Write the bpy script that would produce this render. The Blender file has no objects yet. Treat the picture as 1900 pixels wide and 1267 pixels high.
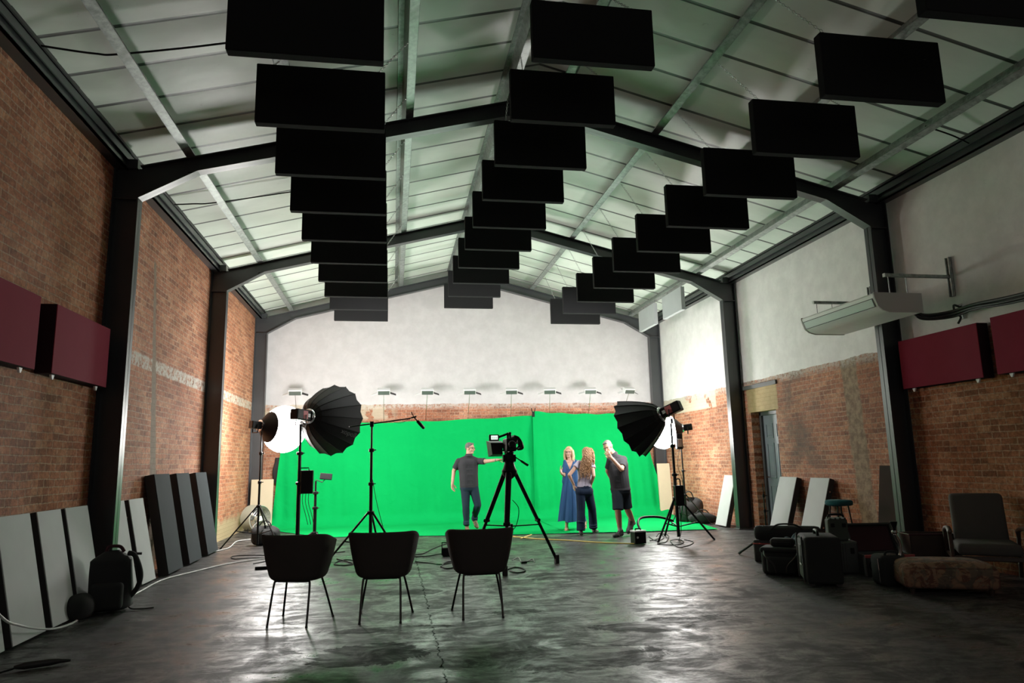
# Warehouse film studio with a green screen, built in metres.
# x runs across the hall, y runs down its length to the end wall, z is up.
import bpy, bmesh, math, random
from mathutils import Vector as V, Matrix
random.seed(7)
S = bpy.context.scene
COL = S.collection
PI = math.pi
R = math.radians
CAM_H = 1.42
F_PX, PITCH, YAW, ROLL = 1295.3, .1708, .1705, -.0216
# ---------------------------------------------------------------- camera
cy_, sy_, cp_, sp_ = math.cos(YAW), math.sin(YAW), math.cos(PITCH), math.sin(PITCH)
FW = V((sy_*cp_, cy_*cp_, sp_)); RT0 = V((cy_, -sy_, 0)); UP0 = RT0.cross(FW)
RT = RT0*math.cos(ROLL) + UP0*math.sin(ROLL); UP = UP0*math.cos(ROLL) - RT0*math.sin(ROLL)
CAMP = V((0, 0, CAM_H))
cd = bpy.data.cameras.new('camera'); cam = bpy.data.objects.new('camera', cd); COL.objects.link(cam)
cd.sensor_width = 36; cd.lens = F_PX/1900*36; cd.clip_start = .05; cd.clip_end = 100
cam.matrix_world = Matrix(((RT.x, UP.x, -FW.x, 0), (RT.y, UP.y, -FW.y, 0), (RT.z, UP.z, -FW.z, CAM_H), (0, 0, 0, 1)))
S.camera = cam
def ray(px, py): return FW*F_PX + RT*(px-950) + UP*(633.5-py)
def on_y(px, py, y): d = ray(px, py); return CAMP + d*(y/d.y)      # photo measurement -> point on a plane across the hall
def on_x(px, py, x): d = ray(px, py); return CAMP + d*(x/d.x)
def on_z(px, py, z=0.): d = ray(px, py); return CAMP + d*((z-CAM_H)/d.z)

# ---------------------------------------------------------------- object helpers
def tag(o, label=None, cat=None, group=None, kind=None):
    if label: o['label'] = label
    if cat: o['category'] = cat
    if group: o['group'] = group
    if kind: o['kind'] = kind
    return o
def thing(name, label, cat, loc=(0, 0, 0), rz=0., group=None):
    o = bpy.data.objects.new(name, None); COL.objects.link(o)
    o.empty_display_size = .1
    o.location = loc; o.rotation_euler = (0, 0, rz)
    return tag(o, label, cat, group)
def obj(name, bm, m, parent=None, smooth=None, loc=None):
    bmesh.ops.recalc_face_normals(bm, faces=bm.faces[:])
    me = bpy.data.meshes.new(name); bm.to_mesh(me); bm.free()
    for q in (m if isinstance(m, (list, tuple)) else [m]): me.materials.append(q)
    if smooth is not None:
        me.shade_smooth()
        if smooth < 180: me.set_sharp_from_angle(angle=R(smooth))
    o = bpy.data.objects.new(name, me); COL.objects.link(o)
    if parent is not None: o.parent = parent
    if loc is not None: o.location = loc
    return o
def copy_tree(o, parent=None):
    c = o.copy(); COL.objects.link(c); c.parent = parent
    for ch in list(o.children): copy_tree(ch, c)
    return c
NB = bmesh.new
def poly(bm, vs, fs, mi=0):
    b = [bm.verts.new(v) for v in vs]; out = []
    for f in fs:
        try:
            q = bm.faces.new([b[i] for i in f]); q.material_index = mi; out.append(q)
        except ValueError: pass
    return b
BOXF = [(0, 3, 2, 1), (4, 5, 6, 7), (0, 1, 5, 4), (1, 2, 6, 5), (2, 3, 7, 6), (3, 0, 4, 7)]
def box(bm, x0, x1, y0, y1, z0, z1, M=None, mi=0):
    vs = [V(p) for p in ((x0, y0, z0), (x1, y0, z0), (x1, y1, z0), (x0, y1, z0), (x0, y0, z1), (x1, y0, z1), (x1, y1, z1), (x0, y1, z1))]
    if M: vs = [M @ v for v in vs]
    poly(bm, vs, BOXF, mi)
def merge(bm, t, M=None, mi=0):
    t.verts.ensure_lookup_table()
    mp = {}
    for v in t.verts: mp[v] = bm.verts.new(M @ v.co if M else v.co)
    for f in t.faces:
        q = bm.faces.new([mp[v] for v in f.verts]); q.material_index = mi
    t.free()
def rbox(bm, x0, x1, y0, y1, z0, z1, bev=.01, seg=2, M=None, mi=0):
    t = NB(); box(t, x0, x1, y0, y1, z0, z1)
    bmesh.ops.bevel(t, geom=t.edges[:], offset=bev, segments=seg, affect='EDGES', profile=.5)
    merge(bm, t, M, mi)
def frame_of(d):
    d = d.normalized(); a = V((0, 0, 1)) if abs(d.z) < .9 else V((1, 0, 0))
    u = a.cross(d).normalized(); return u, d.cross(u)
def tube(bm, pts, r, n=8, closed=False, mi=0, caps=True):
    pts = [V(p) for p in pts]; m = len(pts); rings = []
    u = None
    for i, p in enumerate(pts):
        if closed: d = pts[(i+1) % m]-pts[i-1]
        else: d = pts[min(i+1, m-1)]-pts[max(i-1, 0)]
        d.normalize()
        if u is None: u, w = frame_of(d)
        else:
            u = (u-d*u.dot(d))
            if u.length < 1e-5: u, w = frame_of(d)
            u.normalize(); w = d.cross(u)
        rr = r[i] if isinstance(r, (list, tuple)) else r
        rings.append([bm.verts.new(p+(u*math.cos(2*PI*k/n)+w*math.sin(2*PI*k/n))*rr) for k in range(n)])
    for i in range(m if closed else m-1):
        A, B = rings[i], rings[(i+1) % m]
        for k in range(n):
            q = bm.faces.new((A[k], A[(k+1) % n], B[(k+1) % n], B[k])); q.material_index = mi
    if caps and not closed:
        for g in (rings[0][::-1], rings[-1]):
            q = bm.faces.new(g); q.material_index = mi
def bez(pts, n=10):
    """smooth curve through the points"""
    pts = [V(p) for p in pts]; out = []
    for i in range(len(pts)-1):
        p0 = pts[max(i-1, 0)]; p1 = pts[i]; p2 = pts[i+1]; p3 = pts[min(i+2, len(pts)-1)]
        for k in range(n):
            t = k/n
            out.append(.5*((2*p1)+(p2-p0)*t+(2*p0-5*p1+4*p2-p3)*t*t+(3*p1-p0-3*p2+p3)*t**3))
    out.append(pts[-1]); return out
def lathe(bm, prof, n=24, M=None, mi=0, cap=True):
    rings = []
    for r, z in prof:
        rings.append([bm.verts.new((M @ V((r*math.cos(2*PI*k/n), r*math.sin(2*PI*k/n), z))) if M else V((r*math.cos(2*PI*k/n), r*math.sin(2*PI*k/n), z))) for k in range(n)])
    for A, B in zip(rings, rings[1:]):
        for k in range(n):
            q = bm.faces.new((A[k], A[(k+1) % n], B[(k+1) % n], B[k])); q.material_index = mi
    if cap:
        for g in (rings[0][::-1], rings[-1]):
            q = bm.faces.new(g); q.material_index = mi
def prism(bm, pts, axis, t0, t1, mi=0):
    """polygon in the plane across `axis`, extruded from t0 to t1"""
    def mk(p, t): return V((t, p[0], p[1])) if axis == 'x' else V((p[0], t, p[1])) if axis == 'y' else V((p[0], p[1], t))
    n = len(pts); vs = [mk(p, t0) for p in pts]+[mk(p, t1) for p in pts]
    poly(bm, vs, [tuple(range(n))[::-1], tuple(range(n, 2*n))]+[(i, (i+1) % n, n+(i+1) % n, n+i) for i in range(n)], mi)
def grid(bm, fn, nu, nv, mi=0):
    g = [[bm.verts.new(fn(i/nu, j/nv)) for j in range(nv+1)] for i in range(nu+1)]
    for i in range(nu):
        for j in range(nv):
            q = bm.faces.new((g[i][j], g[i+1][j], g[i+1][j+1], g[i][j+1])); q.material_index = mi
    return g
def axis_M(o, z, up=V((0, 0, 1))):
    """frame at o whose z axis is z and whose y axis leans to `up`"""
    z = V(z).normalized(); x = V(up).cross(z)
    if x.length < 1e-4: x = V((1, 0, 0))
    x.normalize(); y = z.cross(x); o = V(o)
    return Matrix(((x.x, y.x, z.x, o.x), (x.y, y.y, z.y, o.y), (x.z, y.z, z.z, o.z), (0, 0, 0, 1)))
def T(x, y, z): return Matrix.Translation((x, y, z))
def RZ(a): return Matrix.Rotation(a, 4, 'Z')
def RX(a): return Matrix.Rotation(a, 4, 'X')
def RY(a): return Matrix.Rotation(a, 4, 'Y')

# ---------------------------------------------------------------- material helpers
def col(h):
    h = h.lstrip('#'); o = []
    for i in (0, 2, 4):
        c = int(h[i:i+2], 16)/255; o.append(c/12.92 if c <= .04045 else ((c+.055)/1.055)**2.4)
    return (*o, 1)
class G:
    def __init__(s, name):
        s.m = bpy.data.materials.new(name); s.m.use_nodes = True; s.nt = s.m.node_tree
        s.b = s.nt.nodes['Principled BSDF']; s._tc = None
    def node(s, t): return s.nt.nodes.new(t)
    def link(s, a, b): s.nt.links.new(a, b)
    def put(s, sock, v):
        if isinstance(v, bpy.types.NodeSocket): s.link(v, sock)
        else: sock.default_value = v
    def pos(s):
        if not s._tc: s._tc = s.node('ShaderNodeTexCoord')
        return s._tc.outputs['Object']
    def xyz(s):
        n = s.node('ShaderNodeSeparateXYZ'); s.link(s.pos(), n.inputs[0]); return n.outputs
    def comb(s, x, y, z):
        n = s.node('ShaderNodeCombineXYZ')
        for i, v in enumerate((x, y, z)): s.put(n.inputs[i], v)
        return n.outputs[0]
    def m_(s, op, a, b=0., c=0., clamp=False):
        n = s.node('ShaderNodeMath'); n.operation = op; n.use_clamp = clamp
        s.put(n.inputs[0], a); s.put(n.inputs[1], b); s.put(n.inputs[2], c); return n.outputs[0]
    def noise(s, scale=5., detail=4., rough=.55, vec=None, dist=0., color=False):
        n = s.node('ShaderNodeTexNoise'); s.link(vec if vec is not None else s.pos(), n.inputs['Vector'])
        n.inputs['Scale'].default_value = scale; n.inputs['Detail'].default_value = detail
        n.inputs['Roughness'].default_value = rough; n.inputs['Distortion'].default_value = dist
        return n.outputs['Color' if color else 'Fac']
    def ramp(s, f, a, b, lo=0., hi=1.):
        n = s.node('ShaderNodeMapRange'); n.clamp = True; n.interpolation_type = 'SMOOTHSTEP'
        s.put(n.inputs[0], f); s.put(n.inputs[1], a); s.put(n.inputs[2], b); s.put(n.inputs[3], lo); s.put(n.inputs[4], hi); return n.outputs[0]
    def mix(s, f, a, b, mode='MIX'):
        n = s.node('ShaderNodeMix'); n.data_type = 'RGBA'; n.blend_type = mode
        s.put(n.inputs[0], f); s.put(n.inputs[6], a); s.put(n.inputs[7], b); return n.outputs[2]
    def bump(s, h, strength=.5, dist=.01, nrm=None):
        n = s.node('ShaderNodeBump'); n.inputs['Strength'].default_value = strength; n.inputs['Distance'].default_value = dist
        s.put(n.inputs['Height'], h)
        if nrm is not None: s.link(nrm, n.inputs['Normal'])
        return n.outputs[0]
    def done(s, color, rough=.6, metal=0., spec=.5, normal=None):
        s.put(s.b.inputs['Base Color'], color); s.put(s.b.inputs['Roughness'], rough)
        s.put(s.b.inputs['Metallic'], metal); s.put(s.b.inputs['Specular IOR Level'], spec)
        if normal is not None: s.link(normal, s.b.inputs['Normal'])
        return s.m
def simple(name, c, rough=.6, metal=0., spec=.5, var=.25, scale=6., bump=0., bscale=60.):
    g = G(name); c = col(c) if isinstance(c, str) else c
    d = tuple(v*(1-var) for v in c[:3])+(1,); l = tuple(min(1, v*(1+var)) for v in c[:3])+(1,)
    cc = g.mix(g.noise(scale, 4), d, l)
    nr = g.bump(g.noise(bscale, 3), .6, bump) if bump else None
    return g.done(cc, rough, metal, spec, nr)
def fabric(name, c, rough=.95, scale=900., spec=.1, var=.3):
    g = G(name); c = col(c) if isinstance(c, str) else c
    w = g.noise(scale, 2, .6); big = g.noise(4., 3)
    d = tuple(v*(1-var) for v in c[:3])+(1,); l = tuple(min(1, v*(1+var)) for v in c[:3])+(1,)
    cc = g.mix(g.m_('MULTIPLY_ADD', w, .7, g.m_('MULTIPLY', big, .3)), d, l)
    return g.done(cc, rough, 0, spec, g.bump(w, .5, .002))
def emit(name, c, strength):
    g = G(name); g.put(g.b.inputs['Base Color'], (.8, .8, .8, 1)); g.put(g.b.inputs['Emission Color'], c); g.put(g.b.inputs['Emission Strength'], strength)
    return g.m

# ---------------------------------------------------------------- the hall's measurements
XWL, XWR, YB, YE = -3.37, 7.13, -4., 18.
XL, XR = -3.0725, 6.81                 # inner faces of the columns
XM = (XL+XR)/2
HE, SLOPE = 5.097, .2565
FY = [8.69, 13.356, 17.673]            # the three portal frames
def rafter_top(x): return HE+SLOPE*((x-XL) if x < XM else (XR-x))
ROOF_UP = .215
# ---------------------------------------------------------------- materials of the hall
def brick(name, ax, extra=None, plaster=None):
    g = G(name); o = g.xyz(); u, z = o[ax], o[2]
    wob = g.noise(2.2, 3)
    zz = g.m_('ADD', z, g.m_('MULTIPLY', wob, .03)); uu = g.m_('ADD', u, g.m_('MULTIPLY', g.noise(9., 3), .022)); zz = g.m_('ADD', zz, g.m_('MULTIPLY', g.noise(11., 3), .010))
    vec = g.comb(uu, zz, 0.)
    def br(c1, c2, mo):
        b = g.node('ShaderNodeTexBrick'); g.link(vec, b.inputs['Vector'])
        for k, v in (('Scale', 1.), ('Mortar Size', .0075), ('Mortar Smooth', .3), ('Bias', 0.), ('Brick Width', .225), ('Row Height', .076)): b.inputs[k].default_value = v
        b.inputs['Color1'].default_value = c1; b.inputs['Color2'].default_value = c2; b.inputs['Mortar'].default_value = mo
        return b
    b = br((.40, .16, .080, 1), (.28, .108, .056, 1), (.40, .27, .18, 1))
    # every brick gets a tone of its own
    row = g.m_('FLOOR', g.m_('DIVIDE', zz, .076)); cl = g.m_('FLOOR', g.m_('ADD', g.m_('DIVIDE', uu, .225), g.m_('MULTIPLY', g.m_('MODULO', g.m_('ABSOLUTE', row), 2.), .5)))
    wn = g.node('ShaderNodeTexWhiteNoise'); wn.noise_dimensions = '2D'; g.link(g.comb(row, cl, 0.), wn.inputs['Vector']); rv = wn.outputs['Value']
    brk = g.m_('SUBTRACT', 1., b.outputs['Fac'])
    c = b.outputs['Color']
    c = g.mix(g.m_('MULTIPLY', brk, g.ramp(rv, .62, .95, 0., .6)), c, (.46, .24, .13, 1))
    c = g.mix(g.m_('MULTIPLY', brk, g.ramp(rv, .30, .04, 0., .6)), c, (.13, .052, .030, 1))
    big = g.noise(.9, 5, .6)
    c = g.mix(g.ramp(big, .35, .7), g.mix(1., c, (.62, .55, .5, 1), 'MULTIPLY'), c)
    fine = g.noise(26., 5, .7)
    c = g.mix(g.ramp(fine, .28, .75), g.mix(1., c, (.5, .45, .42, 1), 'MULTIPLY'), g.mix(1., c, (1.35, 1.25, 1.15, 1), 'MULTIPLY'))
    # chipped pale faces and dark holes
    ch = g.noise(9., 3, .5, vec=g.comb(u, g.m_('MULTIPLY', z, 2.2), 3.))
    c = g.mix(g.ramp(ch, .66, .76, 0., .55), c, (.42, .27, .16, 1))
    ho = g.noise(13., 2, .5, vec=g.comb(u, z, 9.))
    c = g.mix(g.ramp(ho, .72, .78, 0., .8), c, (.035, .022, .016, 1))
    height = g.m_('ADD', g.m_('MULTIPLY', b.outputs['Fac'], -1.), g.m_('MULTIPLY', fine, .9))
    rough = .85
    c = g.mix(1., c, (1.32, 1.30, 1.40, 1), 'MULTIPLY')
    if extra: c = extra(g, c, u, z)
    if plaster:
        zl, top = plaster
        edge = g.m_('ADD', z, g.m_('MULTIPLY', g.m_('SUBTRACT', g.noise(2.5, 5, .65), .5), .10))
        # worn band of old whitewash just below the plaster
        band = g.m_('MULTIPLY', g.ramp(edge, zl-.17, zl-.04), g.ramp(g.noise(16., 5, .75), .36, .60))
        c = g.mix(g.m_('MULTIPLY', band, .75), c, (.5, .46, .4, 1))
        pm = g.ramp(edge, zl-.006, zl+.006)
        pn = g.noise(3.5, 6, .65)
        pc = g.mix(g.ramp(pn, .3, .75), tuple(v*.84 for v in top[:3])+(1,), top)
        pc = g.mix(g.ramp(g.noise(22., 3), .62, .74, 0., .12), pc, (.25, .23, .22, 1))
        c = g.mix(pm, c, pc)
        height = g.m_('ADD', g.m_('MULTIPLY', height, g.m_('SUBTRACT', 1., pm)), g.m_('MULTIPLY', pm, g.m_('MULTIPLY_ADD', pn, .18, .5)))
    return g.done(c, rough, 0, .25, g.bump(height, .9, .012))
def ext_left(g, c, u, z):
    # whitewashed course in the two far bays
    e = g.m_('ADD', z, g.m_('MULTIPLY', g.m_('SUBTRACT', g.noise(6., 4, .7), .5), .07))
    w = g.m_('MULTIPLY', g.m_('MULTIPLY', g.ramp(e, 2.77, 2.80), g.ramp(e, 2.99, 2.95)), g.ramp(u, 9.3, 9.4))
    w = g.m_('MULTIPLY', w, g.ramp(g.noise(13., 5, .75), .38, .56, .0, .85))
    c = g.mix(w, c, (.48, .46, .40, 1))
    # cement strip that follows an old pipe chase
    cu = g.m_('ADD', g.m_('SUBTRACT', u, g.m_('MULTIPLY_ADD', z, -.16, 11.05)), g.m_('MULTIPLY', g.m_('SUBTRACT', g.noise(5., 4, .7), .5), .12))
    s = g.m_('MULTIPLY', g.ramp(g.m_('ABSOLUTE', cu), g.ramp(z, 4.4, .6, .06, .15), g.ramp(z, 4.4, .6, .035, .12)), g.ramp(z, 4.4, 4.3))
    c = g.mix(s, c, g.mix(g.noise(12., 5, .7), (.10, .065, .045, 1), (.25, .175, .115, 1)))
    c = g.mix(g.m_('MULTIPLY', g.ramp(u, 13.4, 13.6), .9), c, g.mix(1., c, (1.28, 1.20, 1.10, 1), 'MULTIPLY'))      # lantern light on the last bay's bricks, put into their colour
    # crumbling pale foot of the wall in the last bay
    f = g.m_('MULTIPLY', g.ramp(g.m_('ADD', z, g.m_('MULTIPLY', g.noise(3., 4), .5)), .75, .55), g.ramp(u, 13.4, 13.6))
    return g.mix(f, c, (.45, .33, .17, 1))
def ext_right(g, c, u, z):
    n = g.m_('MULTIPLY', g.m_('SUBTRACT', g.noise(5., 4, .7), .5), .16)
    cu = g.m_('ADD', g.m_('SUBTRACT', u, g.m_('MULTIPLY_ADD', z, .05, 9.82)), n)
    s = g.ramp(g.m_('ABSOLUTE', cu), .21, .17)
    c = g.mix(g.m_('MULTIPLY', s, .93), c, g.mix(g.ramp(g.noise(9., 6, .75), .35, .65), (.12, .075, .045, 1), (.31, .21, .125, 1)))
    # cement patch above the door
    d = g.m_('MULTIPLY', g.m_('MULTIPLY', g.ramp(g.m_('ADD', u, n), 12.1, 12.15), g.ramp(g.m_('ADD', u, n), 13.3, 13.2)), g.m_('MULTIPLY', g.ramp(z, 2.28, 2.30), g.ramp(z, 2.78, 2.76)))
    c = g.mix(d, c, g.mix(g.noise(9., 5), (.30, .205, .085, 1), (.50, .36, .17, 1)))
    # pale and ochre leftovers under the plaster in the far bay
    p = g.m_('MULTIPLY', g.m_('MULTIPLY', g.ramp(u, 14.6, 14.7), g.ramp(z, 2.52, 2.56)), g.ramp(g.noise(3.2, 2), .40, .46))
    c = g.mix(p, c, (.44, .38, .27, 1))
    # soot-stained bricks right of the door
    k = g.m_('MULTIPLY', g.m_('MULTIPLY', g.ramp(u, 10.6, 11.3), g.ramp(u, 12.1, 11.7)), g.ramp(g.noise(1.7, 4), .4, .62))
    return g.mix(g.m_('MULTIPLY', k, .65), c, (.06, .04, .03, 1))
def ext_end(g, c, u, z):
    p = g.m_('MULTIPLY', g.m_('MULTIPLY', g.ramp(u, .2, -.2), g.ramp(z, 2.5, 2.6)), g.ramp(g.noise(4., 4), .42, .5))
    return g.mix(g.m_('MULTIPLY', p, .8), c, (.47, .40, .27, 1))
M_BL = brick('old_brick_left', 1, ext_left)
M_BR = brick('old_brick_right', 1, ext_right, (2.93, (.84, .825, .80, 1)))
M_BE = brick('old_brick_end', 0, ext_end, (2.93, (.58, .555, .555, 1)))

def floor_mat():
    g = G('worn_concrete'); o = g.xyz(); x, y = o[0], o[1]
    big = g.noise(.5, 6, .6, dist=.6)
    mid = g.noise(2.3, 9, .72, dist=.9)
    streak = g.noise(3.4, 9, .74, vec=g.comb(g.m_('MULTIPLY_ADD', x, .6, g.m_('MULTIPLY', y, .25)), g.m_('MULTIPLY', y, 1.7), 4.), dist=.7)
    fine = g.noise(34., 6, .75)
    tone = g.m_('ADD', g.m_('MULTIPLY', mid, .55), g.m_('MULTIPLY', streak, .45))
    c = g.mix(g.ramp(tone, .40, .60), (.011, .0108, .0105, 1), (.095, .091, .088, 1))
    c = g.mix(g.ramp(big, .40, .60, .1, .55), c, (.030, .029, .028, 1))
    c = g.mix(g.ramp(fine, .35, .7, .55, 0.), c, (.008, .008, .008, 1))
    c = g.mix(g.ramp(fine, .66, .80, 0., .5), c, (.13, .125, .12, 1))
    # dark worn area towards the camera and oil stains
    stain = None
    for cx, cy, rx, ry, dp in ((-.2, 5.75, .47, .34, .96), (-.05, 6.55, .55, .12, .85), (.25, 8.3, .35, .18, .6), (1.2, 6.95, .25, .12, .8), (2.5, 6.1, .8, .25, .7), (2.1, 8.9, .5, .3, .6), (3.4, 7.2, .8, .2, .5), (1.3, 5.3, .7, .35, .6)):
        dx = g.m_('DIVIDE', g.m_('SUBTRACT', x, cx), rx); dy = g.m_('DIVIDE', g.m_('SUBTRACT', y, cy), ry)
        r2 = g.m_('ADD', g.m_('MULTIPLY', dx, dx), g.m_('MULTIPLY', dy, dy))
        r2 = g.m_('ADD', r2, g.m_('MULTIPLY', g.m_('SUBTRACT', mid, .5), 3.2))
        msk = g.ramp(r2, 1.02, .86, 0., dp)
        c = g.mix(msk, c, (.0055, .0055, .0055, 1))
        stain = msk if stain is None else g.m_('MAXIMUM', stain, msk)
    # long crack down the joint of the slab, with broken edges
    jx = g.m_('ADD', g.m_('SUBTRACT', x, .36), g.m_('MULTIPLY', g.m_('SUBTRACT', g.noise(6., 7, .8), .5), .16))
    cr = g.m_('MULTIPLY', g.ramp(g.m_('ABSOLUTE', jx), g.ramp(g.noise(9., 3), .45, .7, .007, .022), .003), g.ramp(g.noise(1.7, 4), .38, .45))
    c = g.mix(cr, c, (.002, .002, .002, 1))
    wet = g.ramp(tone, .42, .62)
    rough = g.m_('ADD', g.m_('MULTIPLY_ADD', wet, -.31, .52), g.m_('MULTIPLY', fine, .10))
    rough = g.m_('ADD', rough, g.m_('MULTIPLY', stain, .12))
    dull = g.m_('SUBTRACT', 1., g.m_('MAXIMUM', g.m_('MULTIPLY', stain, .85), cr))
    spec = g.m_('MULTIPLY', g.m_('MULTIPLY_ADD', wet, .36, .08), dull)
    spec = g.m_('MULTIPLY', spec, g.ramp(fine, .25, .6, .55, 1.))
    h = g.m_('ADD', g.m_('MULTIPLY', tone, 1.), g.m_('MULTIPLY', fine, .22))
    return g.done(c, rough, 0, spec, g.bump(h, .30, .012))
M_FLOOR = floor_mat()
def roof_mat():
    g = G('roof_sheets'); o = g.xyz(); x, y = o[0], o[1]
    ph = g.m_('FRACT', g.m_('DIVIDE', g.m_('SUBTRACT', y, .012), .634))
    d = g.m_('MULTIPLY', g.m_('MINIMUM', ph, g.m_('SUBTRACT', 1., ph)), .634)
    seam = g.ramp(d, .030, .020)
    n = g.noise(1.3, 5, .6, vec=g.comb(g.m_('MULTIPLY', x, .5), y, 0.))
    c = g.mix(g.ramp(n, .3, .7), (.57, .63, .55, 1), (.70, .77, .68, 1))
    c = g.mix(g.ramp(g.noise(6., 6, .75), .64, .72, 0., .35), c, (.2, .2, .18, 1))
    c = g.mix(seam, c, (.03, .033, .03, 1))
    sag = g.m_('SINE', g.m_('MULTIPLY', ph, PI))
    h = g.m_('ADD', g.m_('MULTIPLY', sag, .8), g.m_('MULTIPLY', g.noise(1.6, 3), 1.2))
    return g.done(c, g.m_('MULTIPLY_ADD', n, .2, .34), 0, .45, g.bump(h, .5, .03))
M_ROOF = roof_mat()
M_STEEL = simple('dark_painted_steel', (.018, .02, .022, 1), .38, 0, .5, .35, 3.)
def galv():
    g = G('galvanised_steel'); n = g.noise(14., 6, .7); v = g.noise(2., 3)
    c = g.mix(g.ramp(n, .3, .7), (.16, .18, .17, 1), (.36, .39, .37, 1))
    c = g.mix(g.ramp(v, .58, .7, 0., .6), c, (.12, .13, .12, 1))
    return g.done(c, g.m_('MULTIPLY_ADD', n, .3, .28), .65, .5)
M_GALV = galv()
M_BAFFLE = fabric('black_baffle_cloth', (.0095, .0095, .0098, 1), spec=.05)
M_BAFFLE_G = fabric('pale_grey_baffle_cloth', (.40, .42, .43, 1))
M_PGREY = fabric('light_grey_panel_cloth', (.50, .52, .51, 1))
M_PEDGE = simple('dark_panel_edge', (.018, .016, .015, 1), .8)
M_PNAVY = fabric('dark_slate_panel_cloth', (.026, .031, .034, 1))
M_PBROWN = fabric('dark_brown_panel_cloth', (.024, .015, .012, 1))
M_RED = fabric('burgundy_panel_cloth', (.175, .018, .034, 1))
M_REDD = fabric('shaded_burgundy_panel_edge', (.022, .006, .008, 1))  # unlit sides of the burgundy panels, their shade put into the colour
M_WHITE = simple('white_plastic', (.78, .79, .74, 1), .4, var=.06)
M_WHITE2 = simple('white_metal', (.75, .75, .74, 1), .4, var=.05)
M_BLK = simple('black_plastic', (.0020, .0020, .0022, 1), .5, 0., .14, var=.3)
M_BLKM = simple('black_metal', (.0020, .0020, .0022, 1), .45, 0., .16, var=.3)
M_CHROME = simple('bare_metal', (.55, .55, .56, 1), .22, 1., var=.1)
M_RUB = simple('black_rubber', (.010, .010, .010, 1), .6, var=.3)
M_BAG = fabric('black_bag_cloth', (.015, .016, .0155, 1), .85, 400., .25)
M_OLIVE = fabric('dark_olive_bag_cloth', (.050, .060, .048, 1), .85, 400., .25)
M_CHAIR = fabric('charcoal_chair_cloth', (.052, .044, .040, 1), .9, 700., .15)
M_LEG = simple('dark_chair_leg', (.03, .03, .03, 1), .25, .8, var=.2)
def green_mat():
    g = G('chroma_green_cloth'); n = g.noise(1.1, 4); w = g.noise(500., 2)
    c = g.mix(n, (.001, .30, .050, 1), (.002, .37, .067, 1))
    h = g.m_('ADD', g.noise(3., 5, .55, dist=.8), g.m_('MULTIPLY', w, .03))
    return g.done(c, .9, 0, .02, g.bump(h, .45, .07))
M_GREEN = green_mat()
M_SHELL = fabric('black_softbox_nylon', (.0030, .0030, .0034, 1), .65, 300., .2)
M_SILVER = simple('silver_lining', (.7, .7, .7, 1), .3, .6, var=.1)
M_GLOWA = emit('lit_diffuser', (1., .985, .95, 1), 26.)
M_GLOWB = emit('lit_lantern', (1., .965, .92, 1), 78.)
M_LED = emit('lit_led_face', (1., .98, .95, 1), 9.)
M_TEAL = fabric('teal_seat_cloth', (.02, .085, .095, 1))
M_CASE = simple('dark_hard_case', (.030, .033, .031, 1), .55, var=.3, bump=.002)
M_LINING = fabric('wine_lining', (.045, .016, .020, 1))
M_REDTRIM = simple('red_trim', (.32, .05, .05, 1), .6)
M_BEIGE = simple('beige_board', (.58, .47, .30, 1), .7, var=.08)
M_DRUM = simple('grey_green_drum', (.35, .36, .27, 1), .5, var=.1)
M_CABLE = simple('black_cable', (.003, .003, .003, 1), .6, 0., .15)
M_CABW = simple('white_cable', (.5, .5, .48, 1), .5)
M_CABY = simple('yellow_cable', (.62, .48, .08, 1), .5)
M_WOOD = simple('dark_wood', (.035, .018, .012, 1), .4, var=.4, scale=14.)
M_UPH = fabric('grey_upholstery', (.075, .07, .064, 1))
M_SCREEN = emit('lit_viewfinder', (.75, 1., .82, 1), 1.1)
# ---------------------------------------------------------------- the hall: floor, walls, roof
def struct(name, bm, m, parent=None, smooth=None): return tag(obj(name, bm, m, parent, smooth), kind='structure')
b = NB(); box(b, XWL-.3, XWR+.6, YB-.3, YE+.3, -.3, 0); struct('floor', b, M_FLOOR)
def roof_z(x): return rafter_top(x)+ROOF_UP
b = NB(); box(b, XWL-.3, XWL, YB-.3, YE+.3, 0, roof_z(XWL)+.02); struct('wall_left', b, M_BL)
DY0, DY1, DZ = 12.2, 13.15, 2.30
b = NB(); top = roof_z(XWR)+.02
box(b, XWR, XWR+.3, YB-.3, DY0, 0, top); box(b, XWR, XWR+.3, DY1, YE+.3, 0, top); box(b, XWR, XWR+.3, DY0, DY1, DZ, top)
struct('wall_right', b, M_BR)
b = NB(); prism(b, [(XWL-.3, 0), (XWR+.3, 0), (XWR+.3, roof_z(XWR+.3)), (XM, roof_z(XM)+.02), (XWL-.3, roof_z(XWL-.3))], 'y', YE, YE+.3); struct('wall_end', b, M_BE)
M_BACK = simple('dark_grey_wall', (.10, .09, .085, 1), .9)  # even dark grey for the wall behind the camera
b = NB(); prism(b, [(XWL-.3, 0), (XWR+.3, 0), (XWR+.3, roof_z(XWR+.3)), (XM, roof_z(XM)+.02), (XWL-.3, roof_z(XWL-.3))], 'y', YB-.3, YB); struct('wall_front', b, M_BACK)
b = NB()
for x0, x1 in ((XWL-.3, XM), (XM, XWR+.3)):
    prism(b, [(x0, roof_z(x0)), (x1, roof_z(x1)), (x1, roof_z(x1)+.06), (x0, roof_z(x0)+.06)], 'y', YB-.3, YE+.3)
struct('ceiling', b, M_ROOF)
b = NB(); rbox(b, XWR-.035, XWR+.1, 12.08, 13.42, 2.765, 2.845, .006); struct('trim_1', b, simple('lintel_steel', (.06, .06, .06, 1), .6))
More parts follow.
